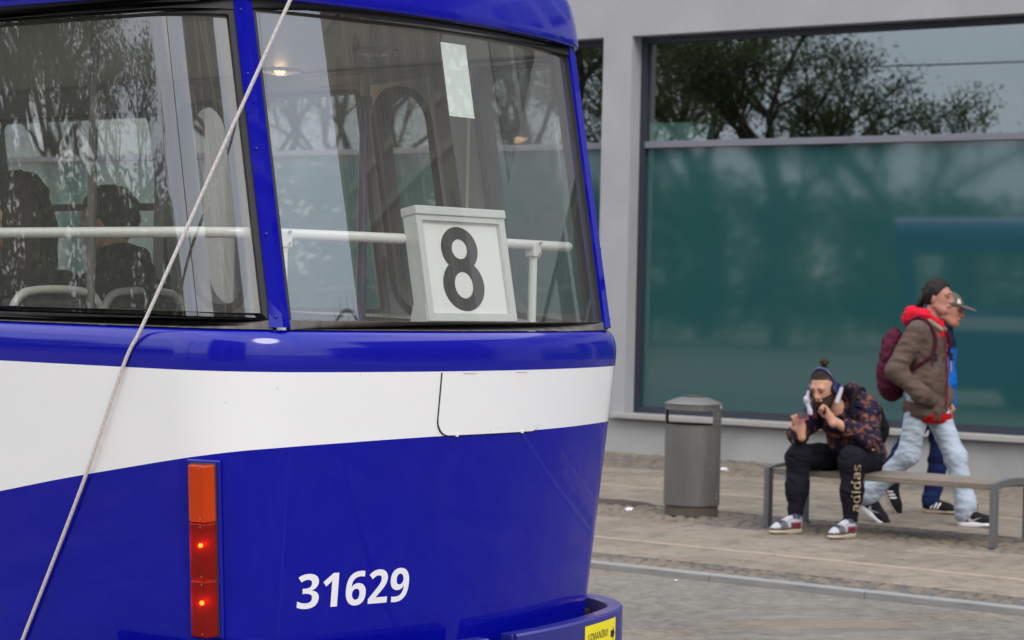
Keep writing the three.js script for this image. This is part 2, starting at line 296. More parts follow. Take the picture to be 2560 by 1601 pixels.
// ------------------------------------------------------------------ small things on the pavement
{
  const paper = mat(0.82, 0.78, 0.84, 0.8);
  const scraps = [['crumpled scrap of white paper lying in front of the dark soil left of the bin', -2.93, 2.72, 0.022], ['crumpled white paper scrap on the cobbles by the wall right of the bin', -4.45, 6.55, 0.028], ['tiny white paper bit on the asphalt road in front of the bin', -0.64, -0.22, 0.008]];
  scraps.forEach(([label, a, b, s], k) => {
    const q = new THREE.IcosahedronGeometry(s, 2), p = q.attributes.position; for (let i = 0; i < p.count; i++) { const x = p.getX(i), y = p.getY(i), z = p.getZ(i), d = 1 + 0.7 * fbm(x / s * 1.7 + k * 5, y / s * 1.7, z / s * 1.7, 3); p.setXYZ(i, x * d * 1.25, Math.max(0, y * 0.55 * d + s * 0.4), z * d); } q.computeVertexNormals();
    const o = part(numbered('paper_scrap'), q, paper, scene); o.position.set(...at(a, b, b < 0 ? 0.001 : SW + 0.002)); tag(o, label, 'litter');
  });
  const n = 64, pos = [0, 0.016, 0], idx = [], rr = [];
  for (let k = 1; k <= 4; k++) for (let i = 0; i < n; i++) { const t = i / n * 2 * Math.PI, r = (1 + 0.4 * fbm(Math.cos(t) * 1.5, Math.sin(t) * 1.5, 4, 4)) * k / 4; pos.push(Math.cos(t) * r * 0.46, 0.016 * (1 - (k / 4) ** 2) + (k < 4 ? 0.004 * fbm(Math.cos(t) * k * 2, Math.sin(t) * k * 2, 8, 3) : -0.006), Math.sin(t) * r * 0.17); }
  for (let i = 0; i < n; i++) { const j = (i + 1) % n; idx.push(0, 1 + j, 1 + i); for (let k = 0; k < 3; k++) { const A = 1 + k * n, B = A + n; idx.push(A + i, A + j, B + i, A + j, B + j, B + i); } }
  const q = new THREE.BufferGeometry(); q.setAttribute('position', new THREE.Float32BufferAttribute(pos, 3)); q.setIndex(idx); q.computeVertexNormals();
  const o = part(numbered('soil_patch'), q, mat(0.07, 0.045, 0.035, 0.95), scene); o.position.set(...at(-3.42, 3.22, SW + 0.001)); o.rotation.y = STREET + 0.06; tag(o, 'thin patch of spilt dark brown soil on the slabs beside the bin', 'soil');
}

// ------------------------------------------------------------------ the tram
const TRAM = [-0.039, 7.09], TURN = 0.87441, ct = Math.cos(TURN), st = Math.sin(TURN);
const fromTram = (u, y, n) => [TRAM[0] + u * ct + n * st, y, -(TRAM[1] + u * st - n * ct)];
// plan of the body at the belt: a nearly flat back, tight corners, sides that widen slowly; s is the way round from the middle of the back
const CS = 0.004, CN = 3400, cu = new Float64Array(CN), cn = new Float64Array(CN), cp = new Float64Array(CN);
{ let u = 0, n = 0, p = 0; for (let i = 0; i < CN; i++) { cu[i] = u; cn[i] = n; cp[i] = p; u += Math.cos(p) * CS; n -= Math.sin(p) * CS; const s = i * CS; p = Math.min(Math.PI / 2, p + (s < 0.75 ? 0.4474 : s < 1.1496 ? 2.815 : 0.0701) * CS); } }
function plan(s) { const a = Math.min(Math.abs(s) / CS, CN - 2), i = Math.floor(a), t = a - i, sg = s < 0 ? -1 : 1; return [sg * lerp(cu[i], cu[i + 1], t), lerp(cn[i], cn[i + 1], t), sg * lerp(cp[i], cp[i + 1], t)]; }
const offY = y => y < 1.43 ? -0.1 * (1.43 - y) : y < 1.45 ? 0 : y < 1.522 ? -0.04 * (1 - Math.sqrt(Math.max(0, 1 - ((y - 1.45) / 0.072) ** 2))) : -0.04;
const axY = y => y < 1.52 ? 0 : -0.194 * (y - 1.52);
function skin(s, y, e = 0) { const [u, n, p] = plan(s), o = offY(y) + e; return [u + o * Math.sin(p), y, n + o * Math.cos(p) + axY(y)]; }
function skinNormal(s, y, e = 0) { const h = 0.003, a = skin(s - h, y, e), b = skin(s + h, y, e), c = skin(s, y - h, e), d = skin(s, y + h, e); return V(b[0] - a[0], b[1] - a[1], b[2] - a[2]).cross(V(d[0] - c[0], d[1] - c[1], d[2] - c[2])).normalize(); }
// stations round the body, dense at the corners
const stations = (s0, s1) => { const o = []; let s = s0; while (s < s1 - 1e-6) { o.push(s); const a = Math.abs(s); s += a < 0.7 ? 0.04 : a < 1.25 ? 0.014 : a < 2.4 ? 0.06 : 0.25; } o.push(s1); return o; };
function sheetOn(ss, lo, hi, rows, e = 0) {
  const pos = [], nor = [], uv = [], idx = [], R1 = rows + 1;
  ss.forEach(s => { const a = lo(s), b = hi(s); for (let r = 0; r <= rows; r++) { const y = lerp(a, b, r / rows), n = skinNormal(s, y, e); pos.push(...skin(s, y, e)); nor.push(n.x, n.y, n.z); uv.push(s, y); } });
  for (let i = 0; i < ss.length - 1; i++) for (let r = 0; r < rows; r++) { const a = i * R1 + r, b = a + R1; idx.push(a, b, a + 1, b, b + 1, a + 1); }
  const g = new THREE.BufferGeometry(); g.setAttribute('position', new THREE.Float32BufferAttribute(pos, 3)); g.setAttribute('normal', new THREE.Float32BufferAttribute(nor, 3)); g.setAttribute('uv', new THREE.Float32BufferAttribute(uv, 2)); g.setIndex(idx); return g;
}
// bends a flat outline in (s, y) round the body, between two distances from the skin
function wrap(pts, holes, e0, e1) {
  const g = new THREE.ExtrudeGeometry(shapeOf(pts, holes), { depth: 1, bevelEnabled: false, steps: 1 }), p = g.attributes.position;
  for (let i = 0; i < p.count; i++) p.setXYZ(i, ...skin(p.getX(i), p.getY(i), lerp(e0, e1, p.getZ(i))));
  g.computeVertexNormals(); return g;
}
const rev = a => a.slice().reverse();
const font = await new FontLoader().loadAsync('fonts/droid/droid_sans_bold.typeface.json');
const tram = thing('tram', 'blue tram with a white band and number 31629 across its rear', 'tram', [TRAM[0], 0, -TRAM[1]], TURN);
const BLUE = [0.0016, 0.0032, 0.275];
const gloss = { phys: true, clearcoat: 1, clearcoatRoughness: 0.03, ior: 1.5, specularIntensity: 0.08 };
const waves = texture(256, 256, (u, v) => { const b = 0.5 + 0.5 * tileNoise(u, v, 6, 2.2, 2); return [b, b, b]; }, false); waves.repeat.set(1.1, 0.8);
const blueM = mat(...BLUE, 0.35, { ...gloss, clearcoatRoughness: 0.1, bumpMap: waves, bumpScale: 0.004 }), lowerM = mat(...BLUE, 0.35, { ...gloss, clearcoat: 0.6, bumpMap: waves, bumpScale: 0.012 });
const whiteTex = texture(512, 256, (u, v, i, j) => { const n = tileNoise(u, v, 6, 41, 4), sp = hash3(i, j, 5) > 0.9999 ? 0.4 : 0; const b = 0.79 * (1 + 0.02 * n) * (1 - sp); return [b * 0.995, b * 0.99, b * 1.0]; });
whiteTex.repeat.set(0.5, 1);
const whiteM = mat(1, 1, 1, 0.4, { ...gloss, map: whiteTex, bumpMap: waves, bumpScale: 0.002 });
const rubber = mat(0.014, 0.013, 0.013, 0.65), oldRubber = mat(1, 1, 1, 0.8, { map: texture(512, 64, (u, v, i, j) => { const n = tileNoise(u, v, 30, 8, 4), b = 0.10 * (1 + 0.7 * n + 0.3 * (hash3(i, j, 2) - 0.5)); return [b * 1.1, b, b * 0.9]; }) });
const liningM = mat(0.30, 0.295, 0.29, 0.55), ceilM = mat(0.40, 0.40, 0.39, 0.5), greyPaint = mat(0.42, 0.43, 0.45, 0.4), railM = P(0.72, 0.72, 0.71, 0.3, { clearcoat: 0.5, clearcoatRoughness: 0.2 });
const bandLow = s => { const k = [[-14, 0.60], [-4, 0.66], [-2.6, 0.86], [-1.914, 0.992], [-1.654, 1.045], [-1.361, 1.1], [-1.096, 1.147], [-0.881, 1.175], [-0.535, 1.194], [-0.22, 1.203], [0.3, 1.207], [0.9, 1.211], [2, 1.206], [14, 1.2]]; let i = 0; while (i < k.length - 2 && s > k[i + 1][0]) i++; const p = j => k[clamp(j, 0, k.length - 1)], t = clamp((s - k[i][0]) / (k[i + 1][0] - k[i][0])); const m0 = (p(i + 1)[1] - p(i - 1)[1]) / (p(i + 1)[0] - p(i - 1)[0] || 1), m1 = (p(i + 2)[1] - p(i)[1]) / (p(i + 2)[0] - p(i)[0] || 1), h = k[i + 1][0] - k[i][0]; return (2 * t ** 3 - 3 * t ** 2 + 1) * k[i][1] + (t ** 3 - 2 * t ** 2 + t) * h * m0 + (3 * t ** 2 - 2 * t ** 3) * k[i + 1][1] + (t ** 3 - t ** 2) * h * m1; };
const FAR = 12.4, SS = stations(-FAR, FAR), BAND = 1.401;
part('lower_panel', sheetOn(SS, () => 0.40, bandLow, 14), lowerM, tram, 'deep blue lower body panel');
part('white_band', sheetOn(SS, bandLow, () => BAND, 5), whiteM, tram, 'white painted band sweeping round the body');
part('belt_panel', sheetOn(SS, () => BAND, s => 1.5218, 16), blueM, tram, 'deep blue rounded belt below the windows');
part('inner_lining', sheetOn(SS, () => 0.76, () => 1.45, 3, -0.06), liningM, tram);
part('parcel_shelf', (() => { const ss = stations(-1.2, 1.2), pos = [], idx = []; ss.forEach(s => { pos.push(...skin(s, 1.522, 0.0)); const q = skin(s, 1.522, -0.16); q[1] = 1.515; pos.push(...q); }); for (let i = 0; i < ss.length - 1; i++) idx.push(2 * i, 2 * i + 2, 2 * i + 1, 2 * i + 2, 2 * i + 3, 2 * i + 1); const g = new THREE.BufferGeometry(); g.setAttribute('position', new THREE.Float32BufferAttribute(pos, 3)); g.setIndex(idx); g.computeVertexNormals(); return g; })(), greyPaint, tram);
// hatch in the white band
{
  const pts = e => rectPts(-0.247 - e, 0.253 + e, 1.2045 - e, 1.3985 + (e ? 0.0005 : 0), 0, 1, 0.03);
  const rounded = e => { const o = []; const x0 = -0.247 - e, x1 = 0.253 + e, y0 = 1.2045 - e, y1 = 1.3975, r = 0.05; const line = (a, b) => { const k = Math.ceil(Math.hypot(b[0] - a[0], b[1] - a[1]) / 0.03); for (let i = 0; i < k; i++) o.push([lerp(a[0], b[0], i / k), lerp(a[1], b[1], i / k)]); }; const arc = (cx, cy, a0) => { for (let i = 0; i < 8; i++) { const t = (a0 + 90 * i / 8) * Math.PI / 180; o.push([cx + r * Math.cos(t), cy + r * Math.sin(t)]); } }; line([x0 + r, y0], [x1 - r, y0]); arc(x1 - r, y0 + r, 270); line([x1, y0 + r], [x1, y1]); line([x1, y1], [x0, y1]); line([x0, y1], [x0, y0 + r]); arc(x0 + r, y0 + r, 180); return o; };
  const h = new THREE.Group(); h.name = 'hatch'; tram.add(h); h.userData.label = 'white hatch cover with rounded lower corners';
  part('seal', wrap(rounded(0.0026), [], 0.0006, 0.0028), rubber, h);
  // the cover follows the skin: strips so that its face bends with the body
  const cover = []; const N = 16; for (let i = 0; i < N; i++) { const a = lerp(-0.247, 0.253, i / N), b = lerp(-0.247, 0.253, (i + 1) / N), yb = s => { const r = 0.05, d = Math.min(s + 0.247, 0.253 - s); return 1.2045 + (d < r ? r - Math.sqrt(Math.max(0, r * r - (r - d) ** 2)) : 0); }; cover.push(sheetOn(Array.from({ length: 5 }, (_, k) => lerp(a, b, k / 4)), yb, () => 1.3975, 6, 0.0055)); }
  part('cover', mergeGeometries(cover), whiteM, h);
  part('cover_edge', wrap(rounded(0), [], 0.003, 0.0052), whiteM, h);
  for (const s of [-0.13, 0.115]) part('hinge', wrap(rectPts(s - 0.03, s + 0.03, 1.3955, 1.4005, 0, 1, 0.02), [], 0.002, 0.008), whiteM, h);
  for (const s of [-0.165, 0.15]) part('catch', wrap(rectPts(s - 0.005, s + 0.005, 1.2005, 1.209, 0, 1, 0.01), [], 0.002, 0.009), whiteM, h);
}
// fleet number
{
  const size = 0.1045, txt = '31629', shapes = font.generateShapes(txt, size); const bb = new THREE.ShapeGeometry(shapes); bb.computeBoundingBox(); const x0 = bb.boundingBox.min.x, w = bb.boundingBox.max.x - x0, h = bb.boundingBox.max.y - bb.boundingBox.min.y, yb = bb.boundingBox.min.y;
  const digits = font.generateShapes ? shapes : [];
  const fit = (q) => { const p = q.attributes.position; for (let i = 0; i < p.count; i++) { const s = lerp(-0.716, -0.308, (p.getX(i) - x0) / w), y = 0.7 + (p.getY(i) - yb) / h * 0.1045; p.setXYZ(i, ...skin(s, y, 0.0012 + 0.0006 * p.getZ(i))); } q.computeVertexNormals(); return q; };
  const num = new THREE.Group(); num.name = 'fleet_number'; num.userData.label = 'white fleet number 31629'; tram.add(num);
  digits.forEach(sh => part('digit', fit(new THREE.ExtrudeGeometry(sh, { depth: 1, bevelEnabled: false, curveSegments: 8 })), mat(0.78, 0.77, 0.80, 0.5), num));
}
// windows: openings in the side walls, in (s, y)
const WT = 2.482, WB = 1.556;
const glass = P(0.90, 0.91, 0.87, 0.0, { transmission: 0.958, thickness: 0, ior: 2.22 });
const pane = (name, s0, s1, y0, y1, e = -0.05, parent = tram, label) => part(name, sheetOn(stations(s0, s1), () => y0, () => y1, 4, e + 0.04), glass, parent, label);
// windows on the right side: [s0, s1, y0, y1, corner radius, kind]
const right = [[0.844, 1.47, 1.553, 2.464, [0.12, 0.12, 0.003, 0.003], 'corner_window'], [1.73, 2.03, 1.0, 2.40, 0.13, 'door'], [2.11, 2.79, 1.56, 2.41, 0.03, 'door_light'], [2.87, 3.17, 1.0, 2.40, 0.13, 'door'], [3.34, 4.42, WB, 2.36, 0.05, 'side_window'], [4.52, 5.6, WB, 2.36, 0.05, 'side_window'], [5.7, 6.78, WB, 2.36, 0.05, 'side_window'], [6.88, 7.96, WB, 2.36, 0.05, 'side_window'], [8.06, 9.14, WB, 2.36, 0.05, 'side_window'], [9.24, 10.3, WB, 2.36, 0.05, 'side_window'], [10.4, 12.2, WB, 2.36, 0.05, 'side_window']];
const left = [[-2.55, -0.844, 1.553, 2.464, [0.003, 0.003, 0.12, 0.12], 'corner_window'], ...[2.68, 3.86, 5.04, 6.22, 7.4, 8.58, 9.76, 10.94].map(a => [-a - 1.08, -a, WB, 2.36, 0.05, 'side_window'])];
for (const [list, a, b] of [[right, 0.83, FAR], [left, -FAR, -0.83]]) {
  const hs = list.map(([s0, s1, y0, y1, r]) => rev(rectPts(s0, s1, Math.max(y0, 1.553), y1, r, 6, 0.06)));
  const outer = rectPts(a, b, 1.524, 2.5, 0, 1, 0.06);
  part('upper_side_skin', wrap(outer, hs, -0.025, 0.002), blueM, tram, 'blue window surrounds of the side wall');
  part('upper_side_lining', wrap(outer, hs, -0.05, -0.028), liningM, tram);
  for (const [s0, s1, y0, y1, r, kind] of list) {
    const grow = (q, d) => Array.isArray(q) ? q.map(v => Math.max(0.003, v + (v > 0.01 ? d : 0))) : Math.max(0.02, q + d);
    const yb = Math.max(y0, 1.553), w = new THREE.Group(); w.name = kind === 'door' ? 'door' : kind; tram.add(w);
    const gw = kind === 'side_window' || kind === 'door_light' ? 0.016 : 0.034;
    const inner = rectPts(s0 + gw * 0.5, s1 - gw * 0.5, yb + gw * 0.5, y1 - gw * 0.5, grow(r, -gw * 0.5), 6, 0.06), outl = rectPts(s0 - gw * 0.5, s1 + gw * 0.5, yb - gw * 0.5, y1 + gw * 0.5, grow(r, gw * 0.5), 6, 0.06);
    part('gasket', wrap(outl, [rev(inner)], -0.062, 0.008), rubber, w);
    part('glass', sheetOn(stations(s0 + 0.004, s1 - 0.004), () => yb + 0.004, () => y1 - 0.004, 3, -0.018), glass, w);
    if (kind === 'side_window') part('vent_bar', wrap(rectPts(s0 + 0.01, s1 - 0.01, 1.955, 1.985, 0, 1, 0.06), [], -0.04, -0.005), mat(0.07, 0.065, 0.06, 0.5), w);
    if (kind === 'door') { part('leaf', wrap(rectPts(s0 - 0.035, s1 + 0.035, 1.525, 2.45, 0, 1, 0.05), [rev(rectPts(s0 - 0.015, s1 + 0.015, yb - 0.01, y1 + 0.015, r + 0.015, 6, 0.05))], -0.058, -0.051), greyPaint, w); }
  }
}
// the rear window
{
  const w = new THREE.Group(); w.name = 'rear_window'; tram.add(w);
  part('glass', sheetOn(stations(-0.79, 0.79), () => 1.545, () => 2.492, 6, -0.006), glass, w);
  const gs = (y0, y1, e0, e1, s0, s1) => { const N = Math.ceil((s1 - s0) / 0.03), pts = []; for (let i = 0; i <= N; i++) pts.push([lerp(s0, s1, i / N), y0]); for (let i = N; i >= 0; i--) pts.push([lerp(s0, s1, i / N), y1]); return wrap(pts, [], e0, e1); };
  part('lower_gasket', gs(1.5235, 1.551, -0.02, 0.010, -0.776, 0.776), oldRubber, w, 'weathered brown grey rubber strip');
  part('upper_gasket', gs(2.468, 2.497, -0.02, 0.012, -0.8, 0.8), rubber, w);
  for (const sg of [-1, 1]) part('side_gasket', gs(1.551, 2.468, -0.02, 0.006, sg * 0.775 - 0.008, sg * 0.775 + 0.008), rubber, w);
  for (const sg of [-1, 1]) {
    const c = tram.children.find(o => o.name === 'corner_window' && (o.children[1].geometry.attributes.uv.getX(0) < 0) === (sg < 0));
    const a = sg < 0 ? -2.56 : 0.838, b = sg < 0 ? -0.838 : 1.49;
    part('sill_gasket', gs(1.5235, 1.552, -0.02, 0.012, a, b), oldRubber, c); part('head_gasket', gs(2.462, 2.497, -0.02, 0.012, a, b), rubber, c);
  }
}
// raised corner pillars: a ridge with two faces, and its screws
for (const sg of [-1, 1]) {
  const p = new THREE.Group(); p.name = 'window_pillar'; tram.add(p);
  const prof = [[-0.036, 0.0], [-0.034, 0.016], [0.002, 0.026], [0.026, 0.016], [0.036, 0.0]], rows = 24, pos = [], idx = [];
  for (let r = 0; r <= rows; r++) { const y = lerp(1.53, 2.497, r / rows); for (const [ds, e] of prof) { const fl = r < 2 ? 1.12 - r * 0.06 : 1; pos.push(...skin(sg * 0.807 + ds * fl, y, e)); } }
  for (let r = 0; r < rows; r++) for (let k = 0; k < 4; k++) { const a = r * 5 + k, b = a + 5; idx.push(a, a + 1, b, a + 1, b + 1, b); }
  let g = new THREE.BufferGeometry(); g.setAttribute('position', new THREE.Float32BufferAttribute(pos, 3)); g.setIndex(idx); g = g.toNonIndexed(); g.computeVertexNormals();
  part('cover_strip', g, mat(...BLUE, 0.3, gloss), p);
  for (const y of [1.56, 1.80, 2.05, 2.27, 2.46]) { const q = skin(sg * 0.807 + sg * 0.016, y, 0.021); part('screw', new THREE.SphereGeometry(0.0055, 8, 6).translate(...q), blueM, p); }
}
// roof and its fascia
{
  const rings = [[2.497, -0.06, -0.172, 1], [2.4965, -0.012, -0.17, 1], [2.502, -0.002, -0.17, 1], [2.53, -0.002, -0.174, 1], [2.58, -0.006, -0.18, 1], [2.64, -0.014, -0.19, 1], [2.70, -0.03, -0.205, 0.995], [2.76, -0.05, -0.225, 0.985], [2.81, -0.08, -0.25, 0.96], [2.85, -0.12, -0.30, 0.90], [2.875, -0.15, -0.38, 0.8], [2.89, -0.17, -0.5, 0.6], [2.897, -0.18, -0.62, 0.3], [2.899, -0.18, -0.7, 0.0]];
  const ss = stations(-FAR, FAR), pos = [], uv = [], idx = [];
  for (const [y, e, ax, k] of rings) ss.forEach(s => { const [u, n, p] = plan(s); pos.push((u + (e - 0.018) * Math.sin(p)) * k, y, n + (e - 0.018) * Math.cos(p) + ax); uv.push(s, y); });
  const n = ss.length; for (let r = 0; r < rings.length - 1; r++) for (let i = 0; i < n - 1; i++) { const a = r * n + i, b = a + n; idx.push(a, a + 1, b, a + 1, b + 1, b); }
  const g = new THREE.BufferGeometry(); g.setAttribute('position', new THREE.Float32BufferAttribute(pos, 3)); g.setAttribute('uv', new THREE.Float32BufferAttribute(uv, 2)); g.setIndex(idx); g.computeVertexNormals();
  part('roof', g, blueM, tram);
}
const planShape = (y, e, extra = 0) => { const pts = stations(-FAR, FAR).map(s => { const q = skin(s, y, e); return new THREE.Vector2(q[0], q[2] + extra); }); return new THREE.Shape(pts); };
{
  const flat = (y, e, h) => { const g = new THREE.ExtrudeGeometry(planShape(y, e), { depth: h, bevelEnabled: false }); g.rotateX(Math.PI / 2); g.translate(0, y, 0); return g; };
  { const g = new THREE.ExtrudeGeometry(planShape(2.5, -0.052), { depth: 0.015, bevelEnabled: false }); g.rotateX(Math.PI / 2); g.scale(1, 1, 1); g.translate(0, 2.493, 0); const p = g.attributes.position; part('ceiling', g, ceilM, tram); }
  { const g = new THREE.ExtrudeGeometry(planShape(0.75, -0.03), { depth: 0.06, bevelEnabled: false }); g.rotateX(Math.PI / 2); g.translate(0, 0.75, 0); part('floor', g, mat(0.06, 0.06, 0.065, 0.8), tram); }
  const zf = cn[Math.round(FAR / CS)];
  part('front_bulkhead', extrude(rectPts(-1.06, 1.06, 0.4, 2.72), [rev(rectPts(-0.85, 0.85, 1.5, 2.4, 0.12))], 0.06, zf - 0.04), blueM, tram);
  part('windscreen', boxTo(-0.85, 0.85, 1.5, 2.4, zf - 0.012, zf - 0.0115), glass, tram);
}
// ceiling lamps, grab rails, poles, seats
const brass = mat(0.35, 0.34, 0.33, 0.4, { metalness: 0.4 });
const lampSpots = [[0.70, -1.72, true], [0.36, -0.90, false], [-0.70, -3.2, false], [0.70, -5.2, true]];
for (const [u, n, on] of lampSpots) {
  const l = new THREE.Group(); l.name = 'ceiling_lamp'; l.position.set(u, 2.474, n); tram.add(l);
  part('rim', new THREE.TorusGeometry(0.075, 0.009, 8, 32).rotateX(Math.PI / 2), brass, l);
  const dish = P(0.85, 0.83, 0.78, 0.25, { transmission: 0.6, thickness: 0 });
  part('lamp_glass', new THREE.SphereGeometry(0.072, 24, 8, 0, Math.PI * 2, Math.PI * 0.62, Math.PI * 0.38).scale(1, 0.45, 1).translate(0, 0.012, 0), dish, l);
  if (on) {
    const em = mat(0.9, 0.5, 0.2, 0.5); em.emissive = new THREE.Color(1, 0.5, 0.16); em.emissiveIntensity = 7;
    for (const d of [-0.016, 0.016]) part('lamp_filament', new THREE.CapsuleGeometry(0.0045, 0.014, 4, 8).rotateZ(Math.PI / 2).translate(d, -0.006, 0), em, l);
    const pl = new THREE.PointLight(new THREE.Color(1, 0.62, 0.3), 0.02); pl.position.set(0, -0.05, 0); pl.castShadow = true; l.add(pl);
  }
}
{
  const pts = []; for (let s = -2.5; s <= -0.93; s += 0.05) { const q = skin(s, 1.80, -0.062); pts.push(V(q[0], lerp(1.795, 1.806, clamp((s + 2.5) / 1.8)), q[2])); }
  const chord = u => [u, 1.805, -0.222 - 0.06 * (u / 0.65) ** 2]; for (let u = -0.70; u <= 0.701; u += 0.1) pts.push(V(...chord(u)));
  const r = new THREE.Group(); r.name = 'window_rail'; r.userData.label = 'white tubular rail inside the rear windows'; tram.add(r);
  part('tube', tubeAlong(pts, 0.0165, 14, 120), railM, r);
  part('end_cap', new THREE.SphereGeometry(0.0165, 14, 10).translate(pts.at(-1).x, pts.at(-1).y, pts.at(-1).z), railM, r);
  for (const s of [0.465, -0.665]) {
    const q = chord(s), p = 0.2 * s;
    const c = rbox(0.042, 0.056, 0.044, 0, 0, 0, 0.008, 3); c.translate(0, -0.012, 0); c.rotateY(p); c.translate(q[0], 1.803, q[2]); part('clamp', c, railM, r);
    const cone = new THREE.CylinderGeometry(0.021, 0.015, 0.034, 14); cone.translate(q[0], 1.768, q[2]); part('clamp_foot', cone, railM, r);
    for (const dy of [0.008, -0.026]) { const b = new THREE.CylinderGeometry(0.0042, 0.0042, 0.014, 6).rotateX(Math.PI / 2); b.translate(0.004, dy, 0.024); b.rotateY(p); b.translate(q[0], 1.803, q[2]); part('bolt', b, mat(0.5, 0.5, 0.5, 0.3, { metalness: 0.8 }), r); }
    const rust = texture(64, 256, (u, v, i, j) => { const d = step(0.05, 0.25, fbm(u * 9, v * 16, 3, 3) + 0.5 - 9 * Math.abs(u - 0.62) - 6 * Math.abs(v - 0.3) * 0.9); return [lerp(0.7, 0.14, d), lerp(0.7, 0.055, d), lerp(0.69, 0.02, d)]; }, true, false);
    part('post', new THREE.CylinderGeometry(0.0145, 0.0145, 0.25, 18, 1, true).rotateY(p - 1.1).translate(q[0], 1.639, q[2]), s > 0 ? P(1, 1, 1, 0.35, { map: rust }) : railM, r);
  }
}
const pole = (name, m, u, n, r, y0 = 0.75, y1 = 2.478) => { const o = part(name, new THREE.CylinderGeometry(r, r, y1 - y0, 16).translate(u, (y0 + y1) / 2, n), m, tram); return o; };
const violet = P(0.055, 0.05, 0.17, 0.3, { clearcoat: 0.6 });
{ const o = pole('door_post', violet, 0.84, -1.40, 0.019, 0.75, 2.36); part('bracket', rbox(0.03, 0.11, 0.03, 0.84, 2.41, -1.40, 0.006), brass, o); part('knuckle', rbox(0.045, 0.05, 0.045, 0.84, 2.35, -1.40, 0.008), mat(0.12, 0.12, 0.12, 0.5), o); }
pole('grab_pole', mat(0.20, 0.19, 0.185, 0.4, { metalness: 0.3 }), -0.47, -1.40, 0.0155);
pole('grab_pole', mat(0.62, 0.55, 0.38, 0.4), 0.90, -0.93, 0.006, 0.75, 2.478);
pole('grab_pole', mat(0.30, 0.27, 0.29, 0.4), 0.86, -2.58, 0.022);
const seatM = mat(0.035, 0.035, 0.04, 0.7), seatTube = P(0.50, 0.50, 0.48, 0.3, { clearcoat: 0.4 });
for (const [u, n] of [[-0.60, -1.44], [0.0, -1.70], [-0.62, -2.5], [-0.08, -2.7], [-0.62, -3.4], [-0.08, -3.5], [0.72, -3.7], [0.72, -4.6]]) {
  const s = new THREE.Group(); s.name = 'seat'; s.position.set(u, 0.75, n); tram.add(s);
  part('cushion', rbox(0.42, 0.07, 0.40, 0, 0.42, -0.22, 0.03, 3), seatM, s);
  part('backrest', rbox(0.40, 0.36, 0.04, 0, 0.66, 0, 0.03, 3), seatM, s);
  const pts = [V(-0.19, 0.42, 0.03), V(-0.19, 0.72, 0.03), V(-0.185, 0.80, 0.03), V(-0.15, 0.852, 0.03), V(-0.09, 0.868, 0.03), V(0.09, 0.868, 0.03), V(0.15, 0.852, 0.03), V(0.185, 0.80, 0.03), V(0.19, 0.72, 0.03), V(0.19, 0.42, 0.03)];
  part('back_tube', tubeAlong(pts, 0.0145, 10, 70), seatTube, s);
  part('pedestal', new THREE.CylinderGeometry(0.035, 0.06, 0.40, 12).translate(0, 0.2, -0.2), mat(0.2, 0.2, 0.2, 0.5), s);
}
// paper notice on the inside of the glass
{
  const paper = texture(256, 512, (u, v, i, j) => { const d = step(0.16, 0.3, fbm(u * 7, v * 12, 3, 4)), b = 0.66 + 0.10 * d + 0.02 * fbm(u * 3, v * 3, 8, 3); return [b * 0.90, b * 1.0, b * 0.975]; }, true, false);
  const N = 8, pos = [], uv = [], idx = [];
  for (let i = 0; i <= N; i++) for (let j = 0; j <= N; j++) { pos.push(...skin(lerp(-0.053, 0.071, i / N), lerp(2.196, 2.431, j / N), -0.0085)); uv.push(i / N, j / N); }
  for (let i = 0; i < N; i++) for (let j = 0; j < N; j++) { const a = i * (N + 1) + j, b = a + N + 1; idx.push(a, b, a + 1, b, b + 1, a + 1); }
  const g = new THREE.BufferGeometry(); g.setAttribute('position', new THREE.Float32BufferAttribute(pos, 3)); g.setAttribute('uv', new THREE.Float32BufferAttribute(uv, 2)); g.setIndex(idx); g.computeVertexNormals();
  part('paper_notice', g, mat(1, 1, 1, 0.8, { map: paper }), tram, 'blank pale mint paper stuck inside the rear window');
}
